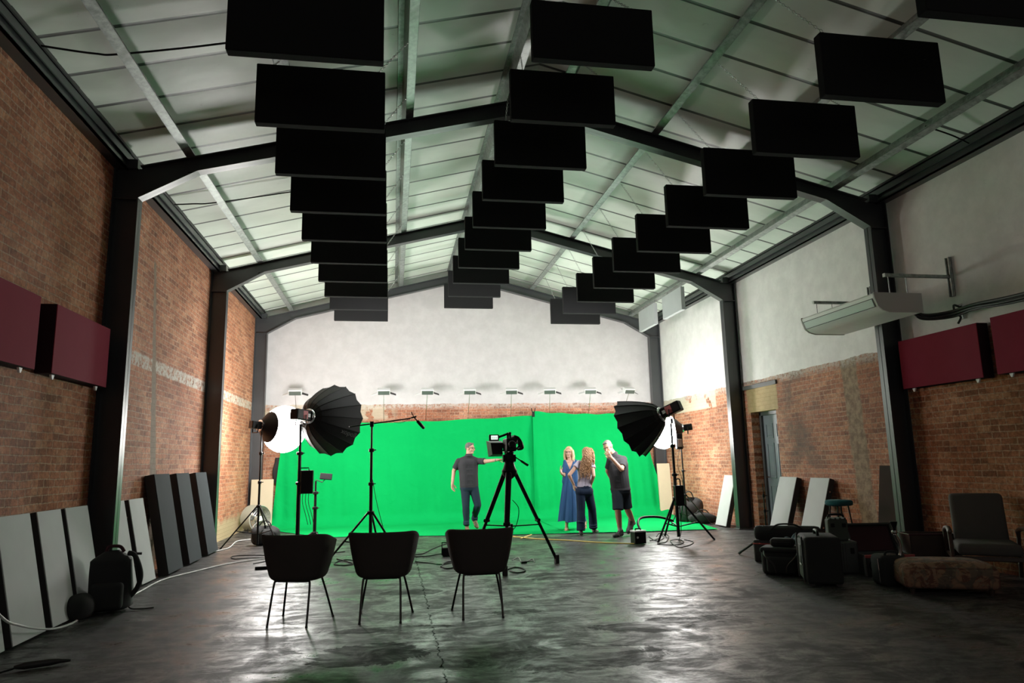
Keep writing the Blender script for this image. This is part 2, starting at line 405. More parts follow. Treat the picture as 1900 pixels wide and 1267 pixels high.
# ragged eave flashing: dark channel on each side, under the roof edge
for side, nm in ((-1, 'left'), (1, 'right')):
    e = thing('eave_beam', f'long dark steel channel along the top of the {"brick left" if side < 0 else "white right"} wall', 'beam', (XWL if side < 0 else XWR, 6.7, 5.05), 0, 'eave channels along both walls')
    w = -side; ln = (YB-6.7, YE-6.7)
    b = NB()
    for x0, x1, z0, z1 in ((.0, .15, .0, .015), (.135, .15, .0, .05), (.12, .135, .0, .20), (.0, .17, .185, .20), (.155, .17, .10, .225)):
        box(b, min(w*x0, w*x1), max(w*x0, w*x1), *ln, z0, z1)
    obj('channel', b, M_STEEL, e)
    b = NB(); yy = ln[0]
    while yy < ln[1]:
        L = random.uniform(.05, .32); hgt = random.uniform(.0, .022)
        box(b, min(w*.14, w*.19), max(w*.14, w*.19), yy, min(yy+L, ln[1]), .20, .225+hgt); yy += L
    obj('torn_flashing', b, M_RUB, e)
# door in the recess of the right wall
d = thing('door_1', None, None, (XWR+.2, (DY0+DY1)/2, 0)); tag(d, kind='structure')
M_DOOR = simple('grey_blue_door_paint', (.16, .19, .225, 1), .45, var=.08)
M_DFR = simple('dark_door_frame', (.045, .05, .05, 1), .5)
hw = (DY1-DY0)/2
b = NB()
for y0, y1, z0, z1 in ((-hw, -hw+.07, 0, DZ), (hw-.07, hw, 0, DZ), (-hw, hw, DZ-.07, DZ)): rbox(b, -.03, .09, y0, y1, z0, z1, .005, 1)
struct('door_frame', b, M_DFR, d)
b = NB(); box(b, .02, .06, -hw+.07, hw-.07, .01, DZ-.07)
pw = (2*hw-.14)
for (za, zb) in ((1.78, 2.06), (1.0, 1.68), (.18, .86)):
    for k in (0, 1):
        ya = -hw+.07+.09+k*(pw/2-.03); yb = ya+pw/2-.15
        for q in ((ya, ya+.02, za, zb), (yb-.02, yb, za, zb), (ya, yb, za, za+.02), (ya, yb, zb-.02, zb)): box(b, .008, .03, *q)
        rbox(b, .012, .03, ya+.045, yb-.045, za+.045, zb-.045, .008, 1)
leaf = struct('door_leaf', b, M_DOOR, d)
b = NB(); tube(b, [(.02, hw-.13, 1.02), (-.03, hw-.13, 1.02), (-.035, hw-.25, 1.02)], .011); struct('door_handle', b, M_CHROME, d)

# ---------------------------------------------------------------- steel portal frames
HK, HX, HB, HU = 4.681, .66, .205, 6.14     # haunch corner height, haunch length, rafter depth
def strip(bm, pts, t, y0, y1):
    """plate following a polyline in the x-z plane, thickness t upwards"""
    for (xa, za), (xb, zb) in zip(pts, pts[1:]):
        prism(bm, [(xa, za), (xb, zb), (xb, zb+t), (xa, za+t)], 'y', y0, y1)
order = ['nearest', 'middle', 'farthest']
for i, y0 in enumerate(FY):
    where = ['nearest dark steel portal frame, its left column behind the black backpack', 'middle dark steel portal frame, right column beside the recessed door', 'farthest dark steel portal frame, against the white end wall'][i]
    fr = thing('portal_frame', where, 'steel frame', (XM, y0, 0), 0, 'dark steel portal frames')
    FW_, D = .15, .30
    for s in (-1, 1):
        xi = s*(XR-XL)/2; xo = s*(XWR-XL)/2 if False else s*((XR-XL)/2+.295)
        b = NB()
        box(b, min(xi, xo), max(xi, xo), FW_/2-.006, FW_/2+.006, 0, HE-.02)
        for xa, xb, zt in ((xi, xi+s*.018, HK), (xo-s*.018, xo, HE)): box(b, min(xa, xb), max(xa, xb), 0, FW_, 0, zt)
        rbox(b, min(xi-s*.03, xo), max(xi-s*.03, xo), -.03, FW_+.03, 0, .02, .004, 1)
        box(b, min(xi+s*.03, xo), max(xi+s*.03, xo), 0, FW_, HE-.04, HE+.075)      # end plate on the column head
        box(b, min(xi+s*.02, xo), max(xi+s*.02, xo), 0.01, FW_-.01, HK-.02, HK)    # stiffener
        obj('column', b, M_STEEL, fr)
        b = NB()
        tz = lambda x: HE+SLOPE*((XR-XL)/2-abs(x))
        xh = s*((XR-XL)/2-HX)
        low = [(xi, HK), (xh, tz(xh)-HB), (0, HU)]
        up_ = [(xi, HE), (0, tz(0))]
        if s > 0: web = low+[up_[1], up_[0]]
        else: web = low+[up_[1], up_[0]]
        prism(b, web, 'y', FW_/2-.006, FW_/2+.006)
        strip(b, [(xi, HE-.016), (0, tz(0)-.016)], .016, 0, FW_)
        strip(b, low, .016, 0, FW_)
        strip(b, [(xh+s*.12, tz(xh)-HB-.02), (xh, tz(xh)-HB)], .014, 0.01, FW_-.01)
        rf = obj('rafter', b, M_STEEL, fr)
        # purlin cleats
        if s < 0 and i > 0:
            for dx in (0, .14):
                b2 = NB(); x_ = -3.05+dx; lathe(b2, [(.0, -.02), (.016, -.02), (.016, .02), (.0, .02)], 8, T(x_, FW_/2-.01, tz(x_)-.11) @ RX(PI/2), cap=False); obj('bolt', b2, M_WHITE2, rf)

# ---------------------------------------------------------------- purlins under the roof sheets
PX = [-2.55, -1.2, .14, 1.5, 2.24, 3.65, 5.07, 6.35]
PN = ['lowest roof purlin over the left wall, galvanised steel', 'galvanised roof purlin above the left row of baffles', 'galvanised roof purlin just right of the left row of baffles', 'galvanised roof purlin left of the ridge, above the centre baffles',
      'galvanised roof purlin right of the ridge, above the centre baffles', 'galvanised roof purlin between the centre and right rows of baffles', 'galvanised roof purlin above the right row of baffles', 'lowest roof purlin over the white right wall, galvanised steel']
purlin_z = [rafter_top(x) for x in PX]
for x, nm in zip(PX, PN):
    s = 1 if x < XM else -1
    a = math.atan(SLOPE)*s
    b = NB(); M = T(0, 0, 0) @ RY(-a)
    for x0, x1, z0, z1 in ((-.004, .004, 0, .205), (0, .10, 0, .006), (.094, .10, 0, .028), (-.07, 0, .197, .203), (-.07, -.064, .183, .203)):
        if s < 0: x0, x1 = -x1, -x0
        box(b, x0, x1, YB-6.7, YE-6.7, z0, z1, M)
    p = obj('roof_purlin', b, M_GALV); p.location = (x, 6.7, rafter_top(x)+.004)
    tag(p, nm, 'purlin', 'galvanised roof purlins')

# ---------------------------------------------------------------- hanging acoustic baffles
bm_ = NB(); rbox(bm_, 0, 1.2, -.05, .05, 0, .6, .008, 2); panel_me = None
def chain_bm(p, q):
    b = NB(); p, q = V(p), V(q); L = (q-p).length; n = max(4, int(L/.045)); d = (q-p)/n
    u, w = frame_of(d)
    for i in range(n):
        c = p+d*(i+.5); s_ = u if i % 2 else w; dd = d.normalized()
        tube(b, [c-dd*.028+s_*.0, c-dd*.016+s_*.009, c+dd*.016+s_*.009, c+dd*.028, c+dd*.016-s_*.009, c-dd*.016-s_*.009], .0028, 4, True)
    return b
ORD = ['first', 'second', 'third', 'fourth', 'fifth', 'sixth', 'seventh', 'eighth', 'ninth', 'tenth', 'eleventh']
def baffle_row(row, x0, z0, y0, dy, n, sx, sz, hooks, first):
    for i in range(first, n):
        x, y, z = x0+sx*i, y0+dy*i-.05, z0+sz*i
        k = i-first
        tail = 'nearest the camera' if k == 0 else 'farthest from the camera, over the green screen' if i == n-1 else f'{ORD[k]} back from the camera'
        t = thing('acoustic_baffle', f'black hanging ceiling baffle in the {row} row, {tail}', 'baffle', (x, y, z), 0, f'black ceiling baffles in the {row} row')
        b = NB(); rbox(b, 0, 1.2, -.05, .05, 0, .6, .010, 2); obj('panel', b, M_BAFFLE, t)
        for px, hx in hooks:
            hz = rafter_top(hx)+.01-z
            dyh = .55 if y+.55 < 17.9 else .3
            for fy in FY:
                if fy-.06 < y+dyh < fy+.21: dyh = fy-.10-y if y < fy-.15 else .55
            obj('chain', chain_bm((px, 0, .6), (hx-x, dyh, hz)), M_CHROME, t)
baffle_row('left', -1.296, 4.593, 5.292, 1.188, 10, -.004, .007, ((.12, -1.2), (1.12, .14)), 0)
baffle_row('centre', 1.264, 5.14, 5.939, 1.199, 10, -.006, .002, ((.15, 1.5), (1.05, 2.24)), 0)
baffle_row('right', 3.724, 4.543, 5.218, 1.184, 10, -.006, .009, ((.12, 3.68), (1.1, 5.05)), -1)
for ya, yb, w in ((15.68, 16.76, 'farther'), (14.06, 15.16, 'nearer')):
    t = thing('grey_baffle', f'pale grey hanging baffle turned along the right wall, {w} of the two', 'baffle', (6.24, ya, 4.62), 0, 'pale grey baffles by the right wall')
    b = NB(); rbox(b, -.045, .045, 0, yb-ya, 0, .52, .008, 2); obj('panel', b, M_BAFFLE_G, t)
    for q in (.15, yb-ya-.15): obj('chain', chain_bm((0, q, .52), (.06, q, rafter_top(6.3)-4.60)), M_CHROME, t)

# ---------------------------------------------------------------- burgundy wall panels
def wall_panel(y0, y1, z0, z1, side, label):
    x = XWL if side < 0 else XWR
    t = thing('wall_panel', label, 'acoustic panel', (x, y0, z0), 0, 'burgundy acoustic panels on the side walls')
    a, b_ = sorted((-side*.012, -side*.163))
    b = NB(); rbox(b, a, b_, 0, y1-y0, 0, z1-z0, .006, 2); obj('core', b, M_REDD, t)
    a, b_ = sorted((-side*.158, -side*.168))
    b = NB(); rbox(b, a, b_, .002, y1-y0-.002, .002, z1-z0-.002, .003, 2); obj('cloth_face', b, M_RED, t)
    for q in (.14, y1-y0-.14):
        b = NB(); prism(b, [(q-.03, 0), (q+.03, 0), (q+.008, -.045), (q-.008, -.045)], 'x', *sorted((-side*.10, -side*.12))); obj('clip', b, M_WHITE2, t)
wall_panel(5.7, 6.90, 2.335, 3.015, -1, 'burgundy acoustic panel on the left wall, cut by the picture edge')
wall_panel(7.22, 8.52, 2.345, 3.02, -1, 'burgundy acoustic panel on the left wall, beside the nearest steel column')
wall_panel(7.25, 8.60, 2.295, 2.965, 1, 'burgundy acoustic panel on the right wall, below the air conditioner')
wall_panel(5.72, 7.05, 2.305, 2.985, 1, 'burgundy acoustic panel at the right picture edge')

# ---------------------------------------------------------------- panels leaning on the walls
def leaning(y0, y1, xb, xt, zt, th, face, label, group, name='leaning_panel', edge=None, holes=False):
    """front face runs from (xb, 0) on the floor to (xt, zt) at the wall"""
    side = -1 if xb < 0 else 1
    f = V((xt-xb, 0, zt)); L = f.length; f.normalize(); nrm = V((f.z, 0, -f.x))*(1 if side < 0 else -1)
    lift = th*abs(f.x)
    t = thing(name, label, 'acoustic panel', (xb, y0, 0), 0, group)
    M = Matrix(((-nrm.x, 0, f.x, 0), (0, 1, 0, 0), (-nrm.z, 0, f.z, lift*.0+abs(nrm.z)*th), (0, 0, 0, 1)))
    b = NB(); rbox(b, 0.004, th, 0, y1-y0, 0, L, .006, 1, M); obj('core', b, edge or M_PEDGE, t)
    b = NB(); rbox(b, -.004, .006, .002, y1-y0-.002, .002, L-.002, .002, 1, M); obj('cloth_face', b, face, t)
    if holes:
        for q in (.25, .8):
            b = NB(); lathe(b, [(0, 0), (.012, 0), (.012, .004), (0, .004)], 10, M @ T(th*.5, -.0005, L*q) @ RX(PI/2), cap=False); obj('eyelet', b, M_CHROME, t)
GL = 'light grey panels leaning on the left wall'
for y0, y1, lab, hl in ((5.98, 6.50, 'light grey panel leaning on the left wall at the very picture edge', True), (6.62, 7.18, 'light grey leaning panel, widest one under the cut-off burgundy panel', False), (7.31, 7.79, 'light grey leaning panel, middle of the near group on the left', False),
        (7.89, 8.42, 'light grey panel leaning just left of the black backpack', False), (8.95, 9.48, 'light grey leaning panel just right of the nearest left column', False), (9.64, 10.15, 'light grey leaning panel next to the dark slate panels', True)):
    leaning(y0, y1, -3.04, -3.262, 1.035, .10, M_PGREY, lab, GL, holes=hl)
for y0, y1, lab in ((10.45, 11.12, 'tall dark slate panel on the left wall, nearest of three'), (11.46, 12.14, 'tall dark slate panel on the left wall, middle of three'), (12.52, 13.2, 'tall dark slate panel beside the middle left column')):
    leaning(y0, y1, -2.97, -3.235, 1.335, .13, M_PNAVY, lab, 'dark slate panels leaning on the left wall')
GR = 'light grey panels leaning on the right wall'
leaning(13.80, 14.28, 6.74, 7.02, 1.02, .10, M_PGREY, 'light grey panel leaning behind the middle right column', GR, holes=True)
leaning(11.52, 12.07, 6.70, 7.02, 1.02, .10, M_PGREY, 'light grey panel leaning right beside the door', GR)
leaning(10.57, 11.10, 6.70, 7.02, 1.02, .10, M_PGREY, 'light grey panel leaning behind the teal stool', GR, holes=True)
leaning(8.88, 9.28, 6.80, 6.98, 1.24, .12, M_PBROWN, 'dark brown panel leaning behind the nearest right column', None, name='brown_panel')
# ---------------------------------------------------------------- green screen: two cloths hung from the end wall and swept over the floor
def cloth(name, label, edgeL, edgeR, front, topz, nu, phase, off=0.):
    """edgeL / edgeR: x of the side edges at (top, foot of wall, front edge); front: y of the front edge at both sides; topz: height of the hem at both sides"""
    YW, YF = 17.62, 17.0
    def fn(u, v):
        zt = topz[0]+(topz[1]-topz[0])*u - .05*math.sin(PI*u)+.012*math.sin(9*PI*u)
        yf = front[0]+(front[1]-front[0])*u+.05*math.sin(7*u+phase)
        # arc length along the hanging part, the sweep and the floor
        if v < .5:
            s = v/.5; x = (edgeL[0]*(1-s)+edgeL[1]*s)*(1-u)+(edgeR[0]*(1-s)+edgeR[1]*s)*u
            z = zt*(1-s)+.30*s; y = YW-.30*s*s*.35
            a = .018+.035*s
        elif v < .66:
            s = (v-.5)/.16; x = edgeL[1]*(1-u)+edgeR[1]*u
            ang = s*PI/2; y = YW-.105-.42*(1-math.cos(ang)); z = .012+.288*(1-math.sin(ang)); a = .05*(1-s)
        else:
            s = (v-.66)/.34; x = (edgeL[1]*(1-s)+edgeL[2]*s)*(1-u)+(edgeR[1]*(1-s)+edgeR[2]*s)*u
            y = (YW-.525)*(1-s)+yf*s; z = .012; a = 0.
        f = math.sin(x*5.1+phase)+.6*math.sin(x*11.3+1.7*phase+z*.6)+.35*math.sin(x*23+z*1.1)
        side = math.exp(-min(abs(x-edgeL[1]), abs(edgeR[1]-x))*2.2)
        y -= a*f*.75*(.60+1.6*side)
        if v >= .66: z += .006*max(0, math.sin(x*3.1+y*2.3+phase))*math.sin(PI*min(1, s))
        # creases: diagonal near the free edges, soft pleats elsewhere
        w_ = .010*math.sin(6.5*x+4.2*z+phase)*math.exp(-min(abs(x-edgeL[1]), abs(edgeR[1]-x))*1.1)
        if v < .6: y -= w_*1.6
        return V((x, y-off, z+off*.6))
    b = NB(); grid(b, fn, nu, 90)
    o = obj(name, b, M_GREEN, smooth=180); tag(o, label, 'backdrop', 'green chroma key cloths'); return o
cloth('green_backdrop', 'bright green chroma cloth behind the man in jeans, sweeping onto the floor', (-2.60, -2.78, -1.35), (3.56, 3.56, 3.45), (14.9, 13.80), (2.44, 2.58), 150, .3)
cloth('green_backdrop', 'bright green chroma cloth behind the man in shorts, hung slightly higher', (3.52, 3.50, 3.40), (6.35, 6.98, 6.40), (13.80, 13.42), (2.68, 2.62), 110, 1.9, .012)
# clamp that joins both cloths at the hem
t = thing('spring_clamp', 'black spring clamp joining the two green cloths at their top edge', 'clamp', (3.54, 17.58, 2.56))
b = NB(); rbox(b, -.03, .03, -.03, .03, -.02, .11, .008); obj('jaw', b, M_BLK, t)
for s in (-1, 1):
    b = NB(); tube(b, [(s*.012, 0, .08), (s*.04, -.01, .15), (s*.05, -.02, .21)], .011); obj('handle', b, M_BLK, t)

# ---------------------------------------------------------------- row of LED panels on thin stems above the cloth
led_x = [-2.34, -.23, .84, 1.90, 2.97, 3.97, 5.05, 6.10]
led_t = [.0, .0, .05, .0, -.1, -.18, -.1, .25]
led_txt = ['LED light with barn doors above the green screen, leftmost, over the glowing left lantern', 'LED light with barn doors just right of the big black softbox', 'LED light with barn doors above the boom microphone', 'LED light with barn doors above the man in jeans',
           'LED light with barn doors above the video camera', 'LED light with barn doors above the cloth seam clamp', 'LED light with barn doors above the two women', 'LED light with barn doors above the right softbox, rightmost of the row']
for x, tz, lab in zip(led_x, led_t, led_txt):
    t = thing('led_light', lab, 'light', (x, 17.5, 3.24), tz, 'LED lights above the green screen')
    M = RX(R(28))
    b = NB(); rbox(b, -.155, .155, -.07, .07, -.085, .03, .01, 2, M); hs = obj('housing', b, M_WHITE2, t)
    b = NB(); rbox(b, -.14, .14, -.085, -.06, -.10, -.0, .006, 1, M); obj('rear_panel', b, simple('led_back', (.05, .065, .055, 1), .4) if x == led_x[0] else bpy.data.materials['led_back'], t)
    b = NB(); box(b, -.14, .14, -.055, .06, -.09, -.086, M); obj('led_face', b, M_LED, t)
    for s in (-1, 1):
        b = NB(); P = [V((s*.155, -.06, -.08)), V((s*.155, .06, -.08)), V((s*.30, .05, -.13)), V((s*.30, -.05, -.13))]
        P = [M @ p for p in P]; Q = [p+V((0, 0, .007)) for p in P]
        poly(b, P+Q, BOXF); obj('barn_door', b, M_WHITE2 if s < 0 else M_BLKM, t)
    b = NB(); P = [M @ V(p) for p in ((-.15, .07, -.08), (.15, .07, -.08), (.13, .2, -.06), (-.13, .2, -.06))]; poly(b, P+[p+V((0, 0, .007)) for p in P], BOXF); obj('barn_door', b, M_WHITE2, t)
    b = NB(); tube(b, [(0, 0, -.08), (.02*tz, .25, -.45), (.05*tz, .495, -.72)], .007, 6); obj('stem', b, M_CHROME, t)

# ---------------------------------------------------------------- light stands
def stand(label, x, y, h, hub, reach, az, r=.016, name='light_stand', mat_=None, low=None, brace=True, lean=(0, 0), group='light stands around the green screen', loc_z=0.):
    mat_ = mat_ or M_BLKM
    t = thing(name, label, 'stand', (x, y, loc_z), 0, group)
    top = V((lean[0], lean[1], h)); z0 = .05 if low is None else low
    def at(z): return V((top.x*z/h, top.y*z/h, z))
    r *= 1.5
    b = NB(); tube(b, [at(z0), at(h*.55)], r, 10); tube(b, [at(h*.5), at(h*.8)], r*.8, 10); tube(b, [at(h*.78), at(h)], r*.6, 10); obj('pole', b, mat_, t, 60)
    for f in (.55, .8):
        b = NB(); c = at(h*f); lathe(b, [(r*1.0, -.03), (r*1.6, -.02), (r*1.6, .02), (r*1.0, .03)], 10, T(*c)); tube(b, [c+V((r, 0, 0)), c+V((r+.045, -.01, .004))], .009, 6); obj('collar', b, M_BLK, t)
    b = NB(); lathe(b, [(r*1.1, -.03), (r*2.0, -.02), (r*2.0, .02), (r*1.1, .03)], 10, T(*at(hub))); obj('hub', b, M_BLK, t)
    bl = at(hub*.32 if low is None else max(low, .03))
    for a in az:
        a_, rr = (a if isinstance(a, tuple) else (a, reach)); d = V((math.cos(R(a_)), math.sin(R(a_)), 0))
        p0 = at(hub)+d*r*1.6; p1 = d*rr+V((0, 0, .014))
        b = NB(); tube(b, [p0, p1], r*.62, 8); lg = obj('leg', b, mat_, t, 60)
        b = NB(); tube(b, [p1+d*-.02+V((0, 0, .004)), p1+d*.02+V((0, 0, 0))], .0135, 8); obj('rubber_foot', b, M_RUB, lg)
        if brace:
            b = NB(); tube(b, [bl+d*r, p0.lerp(p1, .58)], r*.42, 6); obj('brace', b, mat_, t)
    return t
def lantern(label, c, ax, rad, s, group='glowing lanterns either side of the green screen'):
    """white globe softbox with a black skirt round the lamp head; ax points from the globe to the head"""
    t = thing('lantern_softbox', label, 'light', c, 0, group); M = axis_M((0, 0, 0), ax)
    pr = [(rad*math.sin(R(a))*1.0, rad*.86*math.cos(R(a))) for a in range(4, 177, 8)]
    b = NB(); lathe(b, pr, 28, M); obj('globe', b, M_GLOWB, t, 180)
    b = NB(); n = 16
    sk = [(rad*.66, rad*.70), (rad*.50, rad*.86), (rad*.32, rad*1.02), (rad*.20, rad*1.12)]
    lathe(b, sk, n, M, cap=False); obj('black_skirt', b, M_SHELL, t, 20)
    b = NB(); lathe(b, [(rad*.23, rad*1.10), (rad*.25, rad*1.16), (rad*.16, rad*1.2)], 16, M); obj('speed_ring', b, M_CHROME, t, 40)
    b = NB(); rbox(b, -.07, .07, -.07, .07, rad*1.18, rad*1.18+.18, .012, 2, M); hd = obj('lamp_head', b, M_BLK, t)
    b = NB(); tube(b, [M @ V((.09, 0, rad*1.18+.08)), M @ V((.09, 0, rad*1.18+.08))+V((0, 0, -.14)), M @ V((-.09, 0, rad*1.18+.08))+V((0, 0, -.14)), M @ V((-.09, 0, rad*1.18+.08))], .012, 6); obj('yoke', b, M_BLKM, t)
    return t
def softbox(label, apex, ax, rad, dep, head_mat, up=V((0, 0, 1)), n=16, lettering=None, glow=True, flute=.03):
    """deep parabolic shell: apex at the lamp, rim at apex+ax*dep"""
    t = thing('parabolic_softbox', label, 'light', apex, 0, 'parabolic softboxes'); M = axis_M((0, 0, 0), ax, up)
    def shell(s, k, off=0.):
        r = .11+(rad-.11)*(s**.62)-off; return r
    b = NB(); m = 10; rings = []
    def ring(s, off, zo):
        out = []
        for k in range(2*n):
            a = PI*k/n; fl = 1. if k % 2 == 0 else math.cos(PI/n)*(1-flute*s)
            zz = dep*s-(.0 if k % 2 == 0 else .05*s*dep*.6)+zo
            out.append(b.verts.new(M @ V((shell(s, k, off)*fl*math.cos(a), shell(s, k, off)*fl*math.sin(a), zz))))
        return out
    outer = [ring(i/m, 0., 0.) for i in range(m+1)]; inner = [ring(i/m, .012, .004) for i in range(m+1)]
    for seq, mi in ((outer, 0), (inner, 1)):
        for A, B in zip(seq, seq[1:]):
            for k in range(2*n): q = b.faces.new((A[k], A[(k+1) % (2*n)], B[(k+1) % (2*n)], B[k])); q.material_index = mi
    A, B = outer[-1], inner[-1]
    for k in range(2*n): b.faces.new((A[k], A[(k+1) % (2*n)], B[(k+1) % (2*n)], B[k]))
    b.faces.new(outer[0]); obj('shell', b, [M_SHELL, M_SILVER], t, 14)
    for k in range(n):
        a = 2*PI*k/n; b = NB()
        tube(b, [M @ V(((shell(i/m, 0)+.003)*math.cos(a), (shell(i/m, 0)+.003)*math.sin(a), dep*i/m)) for i in range(m+1)], .006, 5); obj('rib', b, M_BLKM, t)
    if glow:
        b = NB(); lathe(b, [(rad*.86, dep*.86), (rad*.84, dep*.88), (.02, dep*.90)], 2*n, M, cap=False); obj('diffuser', b, M_GLOWA, t, 60)
    b = NB(); lathe(b, [(.125, -.02), (.14, .0), (.14, .03), (.115, .05)], 20, M); obj('speed_ring', b, M_CHROME if head_mat is M_REDTRIM else M_BLK, t, 40)
    b = NB(); rbox(b, -.085, .085, -.095, .095, -.40, -.02, .02, 2, M); hd = obj('lamp_head', b, M_BLK, t)
    b = NB(); box(b, .084, .0875, -.07, .07, -.24, -.12, M); box(b, -.0875, -.084, -.07, .07, -.24, -.12, M); box(b, -.07, .07, -.0975, -.094, -.24, -.12, M); obj('red_band', b, head_mat, hd)
    b = NB(); box(b, .085, .089, -.03, .03, -.11, -.05, M); box(b, -.089, -.085, -.03, .03, -.11, -.05, M); box(b, -.035, .035, -.099, -.095, -.11, -.05, M); obj('white_mark', b, M_WHITE2, hd)
    c = M @ V((0, 0, -.2)); s_ = M.to_3x3() @ V((1, 0, 0)); s_.z = 0; s_.normalize()
    b = NB(); tube(b, [c+s_*.11, c+s_*.11+V((0, 0, -.17)), c-s_*.11+V((0, 0, -.17)), c-s_*.11], .013, 6); tube(b, [c+V((0, 0, -.26)), c+V((0, 0, -.165))], .024, 8); obj('yoke', b, M_BLKM, t)
    if lettering:
        txt, ang, s0, size, colr = lettering
        for a_, s_, z_, fl_ in ((ang, s0, size, 0),):
            cu = bpy.data.curves.new('txt', 'FONT'); cu.body = txt; cu.size = size; cu.align_x = 'CENTER'; cu.align_y = 'CENTER'; cu.extrude = .001
            to = bpy.data.objects.new('txt', cu); COL.objects.link(to); bpy.context.view_layer.update()
            me = bpy.data.meshes.new_from_object(to.evaluated_get(bpy.context.evaluated_depsgraph_get())); bpy.data.objects.remove(to)
            p = M @ V(((shell(s_, 0)+.0)*math.cos(R(a_)), (shell(s_, 0)+.0)*math.sin(R(a_)), dep*s_))
            q = M @ V((shell(s_+.05, 0)*math.cos(R(a_)), shell(s_+.05, 0)*math.sin(R(a_)), dep*(s_+.05)))
            tan = (M.to_3x3() @ V((-math.sin(R(a_)), math.cos(R(a_)), 0))).normalized(); ln = (q-p).normalized()
            nr = tan.cross(ln); nr = nr if nr.dot(M.to_3x3() @ V((math.cos(R(a_)), math.sin(R(a_)), 0))) > 0 else -nr
            xax = -ln; yax = nr.cross(xax)
            p = p+nr*.008
            MM = Matrix(((xax.x, yax.x, nr.x, p.x), (xax.y, yax.y, nr.y, p.y), (xax.z, yax.z, nr.z, p.z), (0, 0, 0, 1)))
            me.transform(MM); me.materials.clear(); me.materials.append(colr)
            o = bpy.data.objects.new('lettering', me); COL.objects.link(o); o.parent = t
    return t
M_LETTER = simple('dull_grey_print', (.055, .055, .055, 1), .6)
# left lantern on its stand
YA = 14.05
pA = on_y(527, 796, YA)
hx = on_y(486, 787, YA-.42)
lantern('glowing white lantern softbox on the tall stand at far left', pA, (-.74, -.66, .10), .45, -1)
stand('tall thin light stand carrying the left lantern', hx.x, YA-.42, hx.z-.12, .72, .62, [198, 78, 318], .014)
# big black parabolic on the left
YBX = 13.0
apex = on_y(572, 772, YBX); ax = V((.52, .85, -.05)).normalized()
softbox('big black parabolic softbox seen from behind, left of the boom stand', apex, ax, .67, .73, M_REDTRIM, lettering=('godox', 211, .74, .125, M_LETTER))
hp = V(apex)-ax*.2
stand('black light stand under the big parabolic softbox', hp.x, hp.y, hp.z-.26, .20, .42, [175, 55, 295], .024, low=.05, brace=False)
# control box hanging on that stand
cb = on_y(570, 893, hp.y-.05)
t = thing('power_supply', 'black light control box strapped to the big softbox stand', 'power box', (hp.x+.135, hp.y-.05, cb.z-.21))
b = NB(); rbox(b, -.10, .11, -.055, .055, 0, .40, .015); obj('case', b, M_BLK, t)
b = NB(); tube(b, [(-.11, 0, .41), (-.11, 0, .44), (.03, 0, .44), (.03, 0, .40)], .012, 6); obj('hook', b, M_BLKM, t)
for q in (-.06, -.01, .04):
    b = NB(); tube(b, bez([(q, 0, .01), (q, -.01, -.15), (q+.06, -.02, -.36), (q+.10, -.02, -.52)], 6), .006, 5); obj('plug_cable', b, M_CABLE, t)
# small fill light on a low stand
fx = on_z(580, 990); YF_ = 14.2
p0 = on_y(586, 892, YF_)
stand('short black stand holding a small tilted LED panel', p0.x, YF_, p0.z, .16, .30, [200, 80, 320], .022, low=.04, brace=False)
p1 = on_y(605, 884, YF_)
t = thing('small_led_panel', 'small black LED panel on the short stand beside the control box', 'light', (p1.x, YF_, p1.z))
M = RY(R(6)) @ RX(R(-12))
b = NB(); rbox(b, -.115, .115, -.02, .02, -.06, .06, .008, 2, M); obj('panel', b, M_BLK, t)
b = NB(); tube(b, [(-.02, 0, -.055), (-.07, .0, -.11), (p0.x-p1.x, 0, p0.z-p1.z+.02)], .010, 6); obj('arm', b, M_BLKM, t)

# boom stand with microphone
YM = 11.2
pm = on_y(690, 786, YM)
ms = stand('boom stand with its tripod legs between the left two chairs', pm.x, YM, pm.z, .70, .66, [198, 318, 78], .018, name='boom_stand', group=None)
bl, br_ = on_y(648, 792, YM-.05), on_y(762, 776, YM+.12)
t = thing('boom_pole', 'thin horizontal boom pole on the boom stand', 'pole', (pm.x, YM, pm.z))
o_ = V((pm.x, YM, pm.z))
b = NB(); tube(b, [bl-o_, br_-o_], .011, 8); obj('pole', b, M_BLKM, t)
b = NB(); rbox(b, -.03, .03, -.035, .035, -.05, .035, .008); obj('clamp', b, M_BLK, t)
b = NB(); pts = [bl.lerp(br_, q)-o_+V((0, -.012, -.05*math.sin(PI*((q-.68)/.3)) if q > .68 else 0)) for q in [i/30 for i in range(31)]]; tube(b, pts, .004, 5); obj('cable', b, M_CABLE, t)
m0, m1 = on_y(768, 774, YM+.12), on_y(787, 795, YM+.22)
t = thing('shotgun_microphone', 'short black microphone at the right end of the boom pole', 'microphone', m0)
b = NB(); d = m1-m0; tube(b, [d*.30, d*.34, d*.55, d*.95, d*1.0], [.014, .024, .027, .026, .012], 12); obj('foam_cover', b, M_BLK, t, 60)
b = NB(); tube(b, [d*-.05, d*.35], .011, 8); obj('body', b, M_BLKM, t)
b = NB(); u = on_y(763, 764, YM+.12)-m0; tube(b, [u, u*.4, V((0, 0, 0)), d*.15], .008, 6); tube(b, [V((-.045, 0, -.01)), V((.04, 0, .01))], .014, 8); obj('shock_mount', b, M_BLKM, t)

